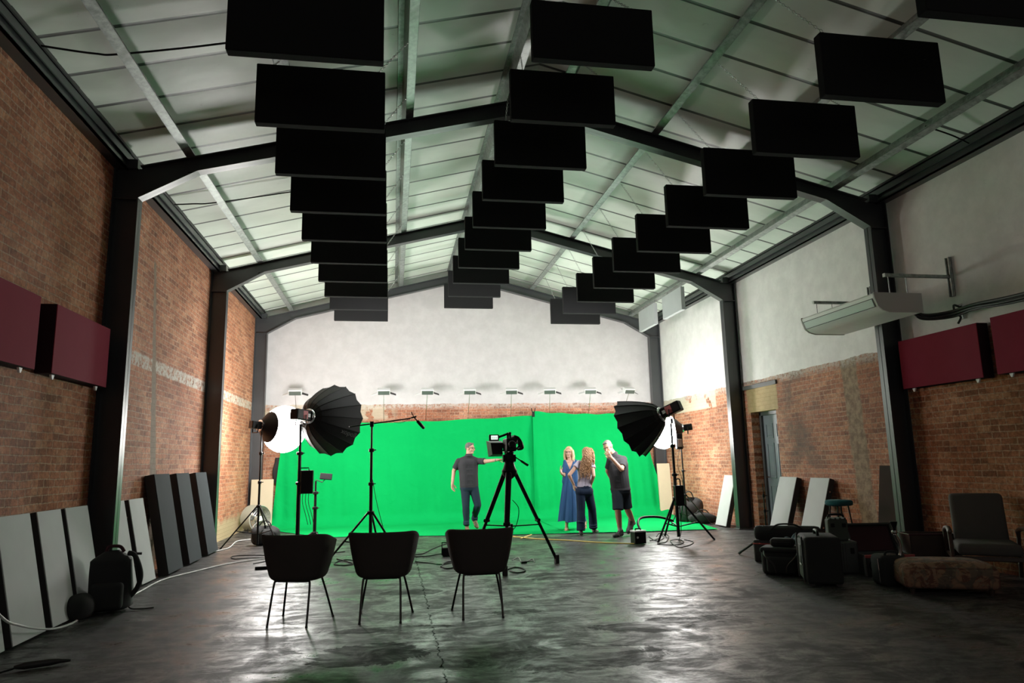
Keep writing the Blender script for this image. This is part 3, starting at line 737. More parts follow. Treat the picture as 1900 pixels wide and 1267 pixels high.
# right parabolic, facing the presenters
YRX = 12.25
apx = on_y(1228, 768, YRX); axr = V((-.66, .66, -.36)).normalized()
softbox('black fluted parabolic softbox on the right with a pink-red lamp head', apx, axr, .57, .68, M_REDTRIM, n=14, flute=.05)
hp = V(apx)-axr*.2
stand('tall black tripod light stand on the right, in front', hp.x, hp.y, hp.z-.25, .72, .60, [212, 92, 338], .020, lean=(-.02, 0))
cb = on_y(1258, 920, hp.y)
t = thing('power_supply', 'black power supply hanging on the right front light stand', 'power box', (cb.x, hp.y-.04, cb.z-.17))
b = NB(); rbox(b, -.085, .085, -.06, .06, 0, .36, .02); obj('case', b, M_BLK, t)
b = NB(); tube(b, bez([(-.04, 0, .36), (-.03, 0, .46), (.03, 0, .46), (.04, 0, .36)], 6), .012, 6); obj('strap', b, M_BAG, t)
b = NB(); tube(b, bez([(0, 0, .0), (.01, 0, -.2), (-.02, -.05, cb.z*-.0-.45), (-.1, -.1, -.60)], 6), .007, 5); obj('cable', b, M_CABLE, t)
# right lantern behind it
YRL = 14.9
pR = on_y(1229, 799, YRL)
lantern('glowing white lantern softbox half hidden behind the right parabolic', pR, (.90, -.36, .10), .40, 1)
hx = on_y(1262, 786, YRL-.14)
stand('thin light stand carrying the right lantern, by the sandbags', hx.x+.03, YRL-.12, hx.z-.1, .62, .5, [205, 85, 330], .014, lean=(-.04, 0))
p2 = on_y(1259, 818, YRL-.3)
t = thing('lamp_controller', 'black lamp controller hanging below the right lantern', 'power box', (p2.x, YRL-.32, p2.z-.18))
b = NB(); rbox(b, -.07, .07, -.05, .05, 0, .34, .012); obj('case', b, M_BLK, t)
b = NB(); rbox(b, -.045, .045, -.056, -.05, .05, .22, .003, 1); obj('face_plate', b, M_CHROME, t)
b = NB(); tube(b, bez([(0, 0, 0), (-.05, .02, -.35), (.03, 0, -.7), (-.02, 0, -1.0)], 8), .006, 5); obj('cable', b, M_CABLE, t)

# sandbags and black gear round the right stands
def sack(name, label, cat, loc, L, W, H, rz=0, m=M_BAG, group=None, seed=0, handle=True):
    t = thing(name, label, cat, loc, rz, group); rnd = random.Random(seed)
    ph = [rnd.uniform(0, 6) for _ in range(4)]
    def fn(u, v):
        a = 2*PI*u; w = PI*(v-.5)
        k = abs(math.cos(w))**.55
        x = L/2*k*math.copysign(abs(math.cos(a))**.7, math.cos(a)); y = W/2*k*math.copysign(abs(math.sin(a))**.7, math.sin(a))
        z = H/2+H/2*math.copysign(abs(math.sin(w))**.7, math.sin(w))
        q = 1+.06*math.sin(3*a+ph[0]+2*w)+.04*math.sin(7*a+ph[1]+4*w)
        return V((x*q, y*q, max(0, z*(1+.10*math.sin(2*a+ph[2])*(z > H*.5)))))
    b = NB(); grid(b, fn, 36, 16); bmesh.ops.remove_doubles(b, verts=b.verts[:], dist=1e-4); obj('body', b, m, t, 180)
    if handle:
        b = NB(); tube(b, bez([(-L*.25, 0, H*.9), (-L*.12, 0, H*1.3), (L*.12, 0, H*1.3), (L*.25, 0, H*.9)], 6), .014, 6); obj('handle', b, m, t)
    return t
sack('sandbag', 'black sandbag slumped against the right lantern stand', 'sandbag', (6.62, 15.3, .0), .62, .42, .50, .3, seed=3)
sack('gear_bag', 'low black gear bag beside the right sandbag, near the brick wall', 'bag', (6.72, 14.85, .0), .60, .34, .22, -.2, seed=5)
sack('sandbag', 'black sandbag with a raised handle at the foot of the left lantern stand', 'sandbag', (-2.33, 13.98, .0), .50, .32, .32, .1, seed=8)

# floor power box with its cable hoop
t = thing('power_distribution_box', 'black power box with a white top on the floor right of the man in shorts', 'power box', (4.14, 11.78, 0), .12)
b = NB(); rbox(b, -.105, .105, -.09, .09, .01, .20, .01); obj('case', b, M_BLK, t)
b = NB(); rbox(b, -.11, .11, -.095, .095, .20, .225, .008); obj('lid', b, M_WHITE2, t)
b = NB(); tube(b, [(-.05, 0, .225), (-.05, 0, .25), (.05, 0, .25), (.05, 0, .225)], .012, 6); obj('handle', b, M_BLK, t)
b = NB(); lathe(b, [(0, 0), (.018, 0), (.018, .006), (0, .006)], 10, T(-.055, -.091, .115) @ RX(PI/2), cap=False); obj('switch', b, M_WHITE2, t)
t = thing('power_distribution_box', 'small open-frame black box on the floor left of the right chair', 'power box', (.83, 11.3, 0), -.1)
b = NB(); rbox(b, -.055, .15, -.07, .07, .005, .13, .01); obj('case', b, M_BLK, t)
b = NB(); tube(b, [(-.06, -.06, .02), (-.06, -.06, .21), (.14, -.06, .21), (.14, -.06, .10)], .011, 6); obj('handle_frame', b, M_BLKM, t)
# ---------------------------------------------------------------- three tub chairs seen from behind
def chair_shell(bm, W, Dp, zb, hb, ha, hf):
    nu, nv = 64, 10
    def R_(a, f):
        e = 2.7; c, s = abs(math.cos(a)), abs(math.sin(a))
        return ((c/(W/2*f))**e+(s/(Dp/2*f))**e)**(-1/e)
    def rim(a):       # a = -90 deg is the back, +90 deg the front
        d = abs((math.degrees(a)+90+180) % 360-180)
        if d < 55: return hb
        if d < 125:
            t = (d-55)/70; t = t*t*(3-2*t); return hb+(ha-hb)*t
        if d < 168:
            t = (d-125)/43; t = t*t*(3-2*t); return ha+(hf-ha)*t
        return hf
    def outer(u, v):
        a = -PI/2+2*PI*u; zr = rim(a)
        if v < .3: s = v/.3; f = .60*s; z = zb+.012*s*s
        elif v < .5: s = (v-.3)/.2; f = .60+.20*math.sin(s*PI/2); z = zb+.012+.085*(1-math.cos(s*PI/2))
        else: s = (v-.5)/.5; f = .80+.20*s**.75; z = zb+.097+(zr-zb-.097)*s
        r = R_(a, max(f, .004)); return V((r*math.cos(a), r*math.sin(a), z))
    def inner(u, v):
        a = -PI/2+2*PI*u; zr = rim(a); zs = .455
        if v < .4: s = v/.4; f = 1-.075-.13*s; z = zr+(zs+.02-zr)*s
        else: s = (v-.4)/.6; f = .795*(1-s); z = zs+.02-.02*math.sin(s*PI/2)
        f = max(f, .004); r = R_(a, f); return V((r*math.cos(a), r*math.sin(a), z))
    def both(u, v):
        if v <= .58: return outer(u, v/.58)
        if v < .64:
            s = (v-.58)/.06; a = -PI/2+2*PI*u; r = R_(a, 1-.075*s); return V((r*math.cos(a), r*math.sin(a), rim(a)+.010*math.sin(PI*s)))
        return inner(u, (v-.64)/.36)
    grid(bm, both, nu, 50); bmesh.ops.remove_doubles(bm, verts=bm.verts[:], dist=.0015)
def make_chair(loc, rz, label):
    t = thing('tub_chair', label, 'chair', loc, rz, 'dark tub chairs facing the green screen')
    b = NB(); chair_shell(b, .66, .58, .375, .80, .72, .475); obj('shell', b, M_CHAIR, t, 180)
    b = NB()
    def cush(u, v):
        a = 2*PI*u; e = 2.7; f = .76*math.sin(min(1, v*1.25)*PI/2); c, s = abs(math.cos(a)), abs(math.sin(a)); f = max(f, .004)
        r = ((c/(.315*f))**e+(s/(.28*f))**e)**(-1/e); return V((r*math.cos(a), r*math.sin(a), .457+.05*(1-max(0, (v-.8)/.2)**2)))
    grid(b, cush, 40, 14); bmesh.ops.remove_doubles(b, verts=b.verts[:], dist=.001); obj('seat_cushion', b, M_CHAIR, t, 180)
    b = NB()
    for y in (-.13, .13): tube(b, [(-.14, y, .384), (.14, y, .384)], .011, 8)
    tube(b, [(0, -.13, .384), (0, .13, .384)], .011, 8)
    obj('under_frame', b, M_LEG, t, 60)
    for sx in (-1, 1):
        for y, fx, fy in ((-.13, .185, -.225), (.13, .25, .235)):
            b = NB(); pts = bez([(sx*.10, y, .385), (sx*.15, y*1.05, .386), (sx*(.150+fx*.12), y*1.12, .345), (sx*fx, fy, .008)], 6)
            tube(b, pts, .0105, 8); lg = obj('leg', b, M_LEG, t, 60)
            b = NB(); tube(b, [(sx*fx, fy, 0), (sx*fx, fy, .016)], .0125, 8); obj('glide', b, M_RUB, lg)
    return t
make_chair((-.86, 7.06, 0), R(-17), 'dark tub chair on the left of the three, turned slightly to the right')
make_chair((-.075, 7.0, 0), R(-7), 'dark tub chair in the middle, in front of the boom stand')
make_chair((.835, 6.96, 0), R(0), 'dark tub chair on the right, in front of the video camera')

# ---------------------------------------------------------------- video camera on a tripod
f1, f2 = V((2.29, 9.98, 0)), V((1.42, 9.14, 0))
ctr = (f1+f2)/2; e_ = (f2-f1).normalized(); nrm = V((e_.y, -e_.x, 0)); nrm = nrm if nrm.x < 0 else -nrm
L_ = (f2-f1).length; cen = ctr+nrm*(L_/(2*math.sqrt(3))); f3 = ctr+nrm*(L_*math.sqrt(3)/2)
tx, ty = cen.x, cen.y
CT = V((tx, ty, 0)); apz = on_y(940, 873, ty).z
tp = thing('camera_tripod', 'big black camera tripod with three legs and a mid spreader', 'tripod', (tx, ty, 0))
mids = []
for f in (f1, f2, f3):
    d = (f-CT); dn = d.normalized(); p0 = V((dn.x*.075, dn.y*.075, apz-.01)); p1 = d+V((0, 0, .05)); pm_ = p0.lerp(p1, .56)
    sd = V((-dn.y, dn.x, 0))
    b = NB()
    for s in (-1, 1): tube(b, [p0+sd*.022*s, pm_+sd*.016*s], .022, 8)
    rb = p0.lerp(p1, .55); tube(b, [rb-sd*.045, rb+sd*.045], .026, 8)
    tube(b, [p0.lerp(p1, .3), p1], .023, 8)
    lg = obj('leg', b, M_BLKM, tp, 60)
    b = NB(); rbox(b, -.028, .028, -.034, .034, 0, .12, .008, 2, T(d.x, d.y, 0) @ RZ(math.atan2(dn.y, dn.x))); obj('foot', b, M_RUB, lg)
    mids.append(p0.lerp(p1, .60))
c_ = sum(mids, V())/3
b = NB()
for q in mids: tube(b, [c_, q], .010, 6)
lathe(b, [(.0, -.03), (.035, -.03), (.035, .03), (.0, .03)], 12, T(*c_), cap=False); obj('spreader', b, M_BLKM, tp)
b = NB(); lathe(b, [(.03, -.12), (.10, -.06), (.11, .0), (.09, .03), (.068, .10), (.075, .13)], 20, T(0, 0, apz)); obj('bowl', b, M_BLKM, tp, 40)
b = NB(); rbox(b, -.06, .06, -.07, .07, apz+.12, apz+.235, .015); lathe(b, [(.0, -.09), (.052, -.09), (.052, .09), (.0, .09)], 16, T(0, 0, apz+.17) @ RY(PI/2), cap=False); obj('fluid_head', b, M_BLK, tp, 40)
b = NB(); rbox(b, -.05, .05, -.11, .11, apz+.235, apz+.258, .005, 1); obj('quick_plate', b, M_BLKM, tp)
hA, hB = V((.06, -.02, apz+.20)), on_y(979, 863, ty-.25)-CT
b = NB(); tube(b, [hA, hA.lerp(hB, .5), hA.lerp(hB, .6), hB], [.009, .009, .017, .018], 8); obj('pan_handle', b, M_BLKM, tp, 60)
b = NB(); tube(b, bez([(.03, -.03, .9), (.12, .0, .78), (.10, .05, .58), (.02, -.02, .5), (-.03, 0, .62)], 8), .006, 5); obj('loose_cable', b, M_CABLE, tp)
zc = apz+.258
vc = thing('video_camera', 'black video camera with viewfinder screen and matte box on the tripod', 'camera', (tx, ty, zc))
b = NB(); rbox(b, -.065, .075, -.20, .16, .005, .185, .018, 3); rbox(b, .0, .10, -.16, .10, .10, .20, .02, 2); obj('body', b, M_BLK, vc)
b = NB(); lathe(b, [(.05, 0), (.055, .06), (.062, .07), (.062, .13), (.055, .14)], 20, T(0, .15, .10) @ RX(-PI/2)); obj('lens', b, M_BLKM, vc, 40)
b = NB(); lathe(b, [(.0, 0), (.05, 0), (.052, .05), (.04, .07), (.0, .07)], 16, T(.005, -.20, .10) @ RX(PI/2), cap=False); obj('battery', b, M_BLK, vc, 40)
b = NB(); rbox(b, -.02, .02, -.13, .10, .245, .272, .01); rbox(b, -.016, .016, -.13, -.10, .18, .25, .006); rbox(b, -.016, .016, .07, .10, .18, .25, .006); obj('top_handle', b, M_BLK, vc)
vf = V(on_y(917, 812.5, ty-.1))-V((tx, ty, zc))
b = NB(); rbox(b, vf.x-.075, vf.x+.065, -.13, -.09, vf.z-.042, vf.z+.048, .008); tube(b, [(vf.x+.06, -.11, vf.z+.01), (-.01, -.06, .255)], .016, 8); lc = obj('viewfinder_arm', b, M_BLK, vc)
b = NB(); rbox(b, vf.x-.048, vf.x+.045, -.133, -.129, vf.z-.022, vf.z+.032, .001, 1); obj('screen', b, M_SCREEN, lc)
b = NB()
for k in range(3): box(b, vf.x-.035+.026*k, vf.x-.018+.026*k, -.1345, -.1325, vf.z-.004, vf.z+.004)
obj('readout', b, M_BLK, lc)
mb = V(on_y(927, 831.5, ty))-V((tx, ty, zc))
b = NB(); P = []
for y, k in ((.12, .82), (.34, 1.12)):
    P += [V((mb.x-.095*k-.01, y, mb.z-.10*k)), V((mb.x+.075*k, y, mb.z-.10*k)), V((mb.x+.075*k, y, mb.z+.10*k)), V((mb.x-.11*k-.02, y, mb.z+.10*k))]
poly(b, P, [(0, 3, 2, 1), (4, 5, 6, 7), (0, 1, 5, 4), (1, 2, 6, 5), (2, 3, 7, 6), (3, 0, 4, 7)]); obj('matte_box_flag', b, M_BLK, vc)
b = NB()
for k in range(8):
    a = .5+.5*math.sin(k*2.3); y = -.17+.035*k; e = .10+.05*math.sin(k*1.7)
    tube(b, bez([(.05, y, .215), (.10+.02*a, y+.01, .20-.02*a), (.135+.035*a, y+.02, .14-.03*a), (.15+.03*a, y+.03, .09-.05*a)]+([(.10+.02*a, y+.02, .03)] if k % 2 else []), 5), .013+.005*a, 6)
obj('cable_bundle', b, M_BLK, vc, 180)
b = NB()
for x in (-.035, .035): tube(b, [(x, -.16, -.0), (x, .36, -.0)], .0075, 8)
obj('rail_rods', b, M_CHROME, vc)
b = NB(); tube(b, [(-.10, .10, .03), (-.19, .18, .025)], .012, 8); rbox(b, -.10, .10, .08, .14, .012, .03, .004); obj('follow_focus', b, M_BLKM, vc)
# ---------------------------------------------------------------- people
def cap(bm, a, ra, b, rb, n=16, flat=False, mi=0):
    a, b = V(a), V(b); d = b-a; L = d.length
    if L < 1e-4: d = V((0, 0, 1))
    M = axis_M(a, d); pr = []
    if not flat:
        for i in range(1, 6): t = PI/2*i/5; pr.append((ra*math.sin(t), -ra*math.cos(t)))
        for i in range(0, 5): t = PI/2*i/5; pr.append((rb*math.cos(t), L+rb*math.sin(t)))
        pr = [(ra*.02, -ra)]+pr+[(rb*.02, L+rb)]
    else: pr = [(ra, 0), (rb, L)]
    lathe(bm, pr, n, M)
def ell(bm, c, r, M3=None, n=16):
    t = NB(); bmesh.ops.create_uvsphere(t, u_segments=n, v_segments=n//2+2, radius=1.)
    M = Matrix.Translation(c) @ (M3.to_4x4() if M3 else Matrix.Identity(4)) @ Matrix.Diagonal((*r, 1)); merge(bm, t, M)
def fuse(bm, voxel=.007, smooth=4, cuts=()):
    """weld overlapping closed shapes into one continuous skin"""
    me = bpy.data.meshes.new('t'); bmesh.ops.recalc_face_normals(bm, faces=bm.faces[:]); bm.to_mesh(me); bm.free()
    o = bpy.data.objects.new('t', me); COL.objects.link(o)
    m = o.modifiers.new('r', 'REMESH'); m.mode = 'VOXEL'; m.voxel_size = voxel
    if smooth: s = o.modifiers.new('s', 'SMOOTH'); s.factor = .5; s.iterations = smooth
    bpy.context.view_layer.update()
    me2 = bpy.data.meshes.new_from_object(o.evaluated_get(bpy.context.evaluated_depsgraph_get()))
    bpy.data.objects.remove(o); bpy.data.meshes.remove(me)
    r = NB(); r.from_mesh(me2); bpy.data.meshes.remove(me2)
    for co, no in cuts: bmesh.ops.bisect_plane(r, geom=r.verts[:]+r.edges[:]+r.faces[:], plane_co=co, plane_no=no, clear_outer=True)
    return r
def skin_mat(name, c):
    g = G(name); n = g.noise(30., 3)
    cc = g.mix(n, tuple(v*.88 for v in c[:3])+(1,), c); g.b.inputs['Subsurface Weight'].default_value = .12
    g.b.inputs['Subsurface Radius'].default_value = (.02, .008, .004)
    return g.done(cc, .5, 0, .35)
M_SK1 = skin_mat('light_skin', (.50, .27, .18, 1)); M_SK2 = skin_mat('tan_skin', (.43, .215, .135, 1)); M_EYE = simple('dark_eye', (.03, .02, .015, 1), .2); M_LIP = simple('lip', (.42, .14, .11, 1), .5)  # second skin is a deeper tone of the man's own
M_POLO = fabric('charcoal_polo_cloth', (.022, .022, .0245, 1)); M_JEAN = fabric('blue_denim', (.009, .017, .027, 1), scale=120.); M_NAVY = fabric('navy_trouser_cloth', (.009, .016, .033, 1))
M_SHORT = fabric('dark_slate_shorts_cloth', (.013, .018, .024, 1)); M_DRESS = fabric('blue_dress_cloth', (.016, .050, .135, 1), scale=200.); M_LILAC = fabric('pale_lilac_cloth', (.40, .36, .46, 1), scale=60.)
M_HGREY = simple('grey_hair', (.075, .066, .058, 1), .7, var=.6, scale=90., bump=.02, bscale=70.); M_HSALT = simple('silver_hair', (.13, .12, .105, 1), .7, var=.7, scale=90., bump=.02, bscale=70.); M_BLOND = simple('blonde_hair', (.50, .34, .16, 1), .5, var=.5, scale=50., bump=.02, bscale=60.); M_CURL = simple('ginger_blonde_hair', (.27, .125, .045, 1), .5, var=.5, scale=40.)
M_SHOEB = simple('brown_shoe_leather', (.14, .085, .045, 1), .5); M_SHOEK = simple('black_shoe', (.012, .012, .013, 1), .5); M_SOLE = simple('pale_sole', (.4, .37, .33, 1), .7); M_SAND = simple('tan_sandal', (.32, .19, .10, 1), .6)
M_FRAME = simple('spectacle_frame', (.05, .012, .012, 1), .3)
def basis(f, up):
    f = V(f).normalized(); s = f.cross(V(up)).normalized(); u = s.cross(f).normalized()
    return Matrix(((s.x, f.x, u.x), (s.y, f.y, u.y), (s.z, f.z, u.z)))     # columns: right, forward, up
def head(bm, c, B, k=1.):
    q = lambda x, y, z: c+B @ (V((x, y, z))*k)
    ell(bm, q(0, -.012, .025), (.075*k, .094*k, .092*k), B); ell(bm, q(0, .018, -.03), (.060*k, .074*k, .082*k), B)
    cap(bm, q(-.018, .062, -.092), .022*k, q(.018, .062, -.092), .022*k)
    cap(bm, q(0, .082, .008), .010*k, q(0, .104, -.030), .0145*k, 10)
    for s in (-1, 1):
        cap(bm, q(s*.048, .068, .028), .010*k, q(s*.012, .082, .030), .010*k, 10)
        ell(bm, q(s*.040, .052, -.028), (.022*k, .026*k, .022*k), B); ell(bm, q(s*.077, -.008, -.012), (.010*k, .022*k, .034*k), B)
    cap(bm, q(-.018, .080, -.060), .009*k, q(.018, .080, -.060), .009*k, 10)
def paint(bm, c, B, k=1.):
    for f in bm.faces:
        p = B.transposed() @ (f.calc_center_median()-c)/k
        if p.y > .055 and abs(abs(p.x)-.031) < .013 and abs(p.z-.006) < .007: f.material_index = 1
        elif p.y > .07 and abs(p.x) < .023 and abs(p.z+.061) < .0075: f.material_index = 2
def hand(bm, w, d, pn, side, curl=.35, spread=.10, k=1., tcurl=.3):
    """w wrist, d along the hand, pn the way the fingers close, side = +1/-1 for the thumb"""
    d = V(d).normalized(); pn = V(pn); pn = (pn-d*pn.dot(d)).normalized(); lat = d.cross(pn)*side; w = V(w)
    cap(bm, w-d*.02*k, .026*k, w+d*.02*k, .026*k)
    for i in range(4):
        e = (1.5-i); kn = w+d*(.088-.004*abs(e-.5))*k+lat*e*.0215*k
        cap(bm, w+d*.015*k+lat*e*.013*k, .017*k, kn, .0125*k, 10)
        dr = (d+lat*e*spread).normalized(); p = kn; cu = curl
        for j, (L, r0) in enumerate(((.042, .0100), (.027, .0092), (.021, .0084))):
            L *= (.94, 1.05, 1., .80)[i]*k
            dr = (dr*math.cos(cu)+pn*math.sin(cu)).normalized(); n_ = p+dr*L; cap(bm, p, r0*k, n_, r0*.92*k, 10); p = n_; cu = curl*1.1
    t0 = w+d*.022*k+lat*.024*k; t1 = t0+(d*.6+lat*.75+pn*.35).normalized()*.045*k; t2 = t1+(d*.9+lat*.25+pn*(.3+tcurl)).normalized()*.034*k; t3 = t2+(d*.95+pn*(.2+tcurl)).normalized()*.026*k
    cap(bm, t0, .017*k, t1, .0125*k, 10); cap(bm, t1, .0118*k, t2, .0105*k, 10); cap(bm, t2, .0105*k, t3, .009*k, 10)
def torso_caps(hip, chest, neck, s, f, wh, wc, rh, rw, rc, extra=0.):
    """list of capsules for a trunk; s = body's side vector, f = its front"""
    mid = hip.lerp(chest, .5); out = []
    for q in (-1, 1):
        H, W_, C = hip+s*wh*q, mid+s*wh*.92*q, chest+s*wc*q
        out += [(H, rh+extra, W_, rw+extra), (W_, rw+extra, C, rc+extra)]
    for a, ra, w in ((hip, rh, wh), (hip.lerp(mid, .5), (rh+rw)/2, wh*.96), (mid, rw, wh*.92), (mid.lerp(chest, .5), (rw+rc)/2, (wh*.92+wc)/2), (chest, rc, wc)): out.append((a-s*w, ra+extra, a+s*w, ra+extra))
    out.append((hip, rh+extra, chest, rc+extra))
    return out
def shoe(parent, heel, toe, m, sole=True, up=V((0, 0, 1)), k=1., name='shoe'):
    heel, toe = V(heel), V(toe); f = (toe-heel).normalized(); s = f.cross(up).normalized(); u = s.cross(f)
    L = (toe-heel).length; M = Matrix(((s.x, f.x, u.x, heel.x), (s.y, f.y, u.y, heel.y), (s.z, f.z, u.z, heel.z), (0, 0, 0, 1)))
    b = NB(); g = L/.28*k
    for a, ra, c, rc in (((0, .04, .045), .040, (0, .12, .045), .042), ((0, .12, .040), .043, (.0, .235, .030), .036), ((-.012, .17, .028), .036, (.012, .19, .028), .036), ((0, .045, .05), .040, (0, .05, .10), .041), ((0, .05, .095), .040, (0, .13, .06), .035)):
        cap(b, V(a)*g, ra*g, V(c)*g, rc*g, 14)
    for v in b.verts: v.co.z = max(v.co.z, .001)
    r = fuse(b, .007, 2)
    for fc in r.faces:
        if sole and fc.calc_center_median().z < .022*g: fc.material_index = 1
    bmesh.ops.transform(r, matrix=M, verts=r.verts[:]); return obj(name, r, [m, M_SOLE], parent, 180)
def glasses(parent, c, B, m, k=1.):
    q = lambda x, y, z: c+B @ (V((x, y, z))*k)
    b = NB()
    for s in (-1, 1):
        tube(b, [q(s*.033+.023*math.cos(a), .097, .006+.017*math.sin(a)) for a in [2*PI*i/14 for i in range(14)]], .0028*k, 5, True)
        tube(b, [q(s*.057, .095, .012), q(s*.076, .06, .014), q(s*.080, -.01, .008)], .0026*k, 5)
    tube(b, [q(-.012, .098, .012), q(.012, .098, .012)], .0026*k, 5)
    return obj('glasses', b, m, parent)
def ring_collar(b, c, ax, r0, r1, h, t=.008):
    M = axis_M(c, ax); lathe(b, [(r0, 0), (r1, h), (r1+t, h-.004), (r0+t*1.6, -.004), (r0, 0)], 20, M, cap=False)

def man(root, label, Yp, J, kind):
    t = thing('person', label, 'person', root)
    o = V(root)
    q = lambda a: on_y(a[0], a[1], Yp+(a[2] if len(a) > 2 else 0))-o
    P = {k: q(v) for k, v in J.items() if k not in ('f', 'hf', 'hup', 'k')}
    f = V(J['f']).normalized(); s = f.cross(V((0, 0, 1))).normalized()
    B = basis(J['hf'], J['hup']); k = J.get('k', 1.)
    return t, P, f, s, B, k
HUP = V((0, 0, 1))
# --- man in jeans, arm stretched out
YP = 15.15
rt = on_y(866, 985, YP); rt.z = 0
J = dict(head=(872.2, 831.5), neck=(870, 844), chest=(868.5, 861), hip=(870.5, 900), f=(.12, -1, 0), hf=(.84, -.54, -.10), hup=HUP,
         sl=(851, 856, .0), el=(842.2, 874, .06), wl=(839.3, 897, -.02), fl=(839.8, 909, -.05), sr=(887, 855.5, 0), er=(903.5, 855.8, -.17), wr=(922.8, 853.2, -.36), fr=(936, 852, -.43),
         hl=(863.5, 904), kl=(864.5, 940, -.05), al=(866, 975, 0), hr=(878.5, 904), kr=(886.5, 937, -.05), ar=(879.3, 963, .26))
t, P, f, s, B, k = man(rt, 'man in dark polo shirt and blue jeans, arm stretched towards the video camera', YP, J, 'm')
def polo_man(t, P, f, s, B, k, skin, hair, legs, name, wh=.075, wc=.085):
    b = NB(); head(b, P['head'], B, k)
    cap(b, P['head']+B @ V((0, -.02, -.05)), .058, P['neck']+V((0, 0, -.02)), .062)
    tr = torso_caps(P['hip'], P['chest'], P['neck'], s, f, wh, wc, .112, .118, .118)
    for a in tr: cap(b, *a)
    for n in ('l', 'r'):
        cap(b, P['neck']+V((0, 0, -.06)), .055, P['s'+n], .055)
        cap(b, P['s'+n], .055, P['e'+n], .043); cap(b, P['e'+n], .043, P['w'+n], .029)
        cap(b, P['h'+n], .092, P['k'+n], .062); cap(b, P['k'+n], .060, P['k'+n].lerp(P['a'+n], .35), .060); cap(b, P['k'+n].lerp(P['a'+n], .35), .060, P['a'+n], .040)
    return b, tr
b, tr = polo_man(t, P, f, s, B, k, M_SK1, M_HGREY, 'jeans', 'a')
hand(b, P['wl'], P['fl']-P['wl'], V((.6, -.5, 0)), -1, .25); hand(b, P['wr'], P['fr']-P['wr'], V((0, -.3, -1)), 1, .12)
r = fuse(b, .0062, 3); paint(r, P['head'], B, k); obj('body', r, [M_SK1, M_EYE, M_LIP], t, 180)
def polo(t, P, tr, s, hemz, B, m):
    b = NB()
    for a, ra, c, rc in tr: cap(b, a, ra+.016, c, rc+.018)
    cap(b, P['hip']-s*.065+V((0, 0, -.06)), .130, P['hip']+s*.065+V((0, 0, -.06)), .130)
    for n in ('l', 'r'):
        cap(b, P['neck']+V((0, 0, -.055)), .070, P['s'+n]+V((0, 0, -.004)), .066)
        d = P['e'+n]-P['s'+n]; e = P['s'+n]+d*(.78 if d.length > .2 else .9); cap(b, P['s'+n], .070, e, .066, flat=False) if False else None
        M = axis_M(P['s'+n], d); lathe(b, [(.068, -.01), (.070, .02), (.069, d.length*.40), (.072, d.length*.74), (.066, d.length*.745)], 16, M)
        ell(b, P['s'+n], (.072, .072, .072))
    r = fuse(b, .007, 10, [(V((0, 0, hemz)), V((0, 0, -1)))]); sh = obj('polo_shirt', r, m, t, 180)
    b = NB(); ax = (P['head']+B @ V((0, -.02, -.05)))-(P['neck']+V((0, 0, -.04))); ring_collar(b, P['neck']+V((0, 0, -.03)), ax, .080, .070, .05); obj('collar', b, m, sh, 60)
    return sh
polo(t, P, tr, s, P['hip'].z-.045, B, M_POLO)
def trousers(t, P, s, m, zt, legs, rad, name='jeans', cuts=(), fold=0., hr=.122, ww=.07):
    b = NB()
    cap(b, P['hip']-s*ww+V((0, 0, .03)), hr-.006, P['hip']+s*ww+V((0, 0, .03)), hr-.006); cap(b, P['hip']-s*.078+V((0, 0, -.06)), hr, P['hip']+s*.078+V((0, 0, -.06)), hr)
    for n in legs:
        h, k_, a = P['h'+n], P['k'+n], P['a'+n]
        cap(b, h, rad[0], k_, rad[1]); ell(b, k_, (rad[1],)*3)
        d = a-k_; L = d.length; M = axis_M(k_, d); lathe(b, [(rad[1]*.97, 0), (rad[1]*1.0, L*.3), (rad[2]*1.02, L*.75), (rad[2], L*.93), (rad[2]*1.06, L*.97), (rad[2]*1.02, L*1.0)], 18, M)
        if fold:
            for z in (.35, .62, .80, .90): lathe(b, [(rad[1]*.8, L*z-.02), (rad[1]*(1-z)+rad[2]*z+fold, L*z), (rad[1]*.8, L*z+.02)], 18, M @ RX(.12*math.sin(9*z)), cap=True)
    return obj(name, fuse(b, .0075, 8, [(V((0, 0, zt)), V((0, 0, 1)))]), m, t, 180)
trousers(t, P, s, M_JEAN, P['hip'].z+.03, 'lr', (.110, .078, .060), fold=.006)
b = NB(); q = lambda x, y, z: P['head']+B @ V((x, y, z))
ell(b, q(0, -.024, .044), (.080, .094, .082), B); cap(b, q(-.038, .042, .096), .020, q(.038, .042, .096), .020); cap(b, q(-.045, -.074, -.01), .024, q(.045, -.074, -.01), .024)
for sd in (-1, 1): cap(b, q(sd*.074, -.02, .03), .016, q(sd*.076, .0, -.01), .010)
obj('hair', fuse(b, .007, 2), M_HGREY, t, 180); glasses(t, P['head'], B, M_FRAME)
fwd = V((.1, -1, 0)).normalized(); a = P['al']; shoe(t, V((a.x, a.y+.06, .0)), V((a.x+.02, a.y-.22, .0)), M_SHOEB)
a = P['ar']; ht = a+V((-.01, .05, -.02)); tt = a+V((.06, -.18, 0)); tt.z = .012; shoe(t, ht, tt, M_SHOEB, up=V((0, -.6, .8)))
b = NB(); M = axis_M(P['wr']-(P['wr']-P['er']).normalized()*.03, P['wr']-P['er']); lathe(b, [(.032, -.012), (.035, 0), (.032, .012)], 16, M, cap=False); obj('wristwatch', b, M_CHROME, t)

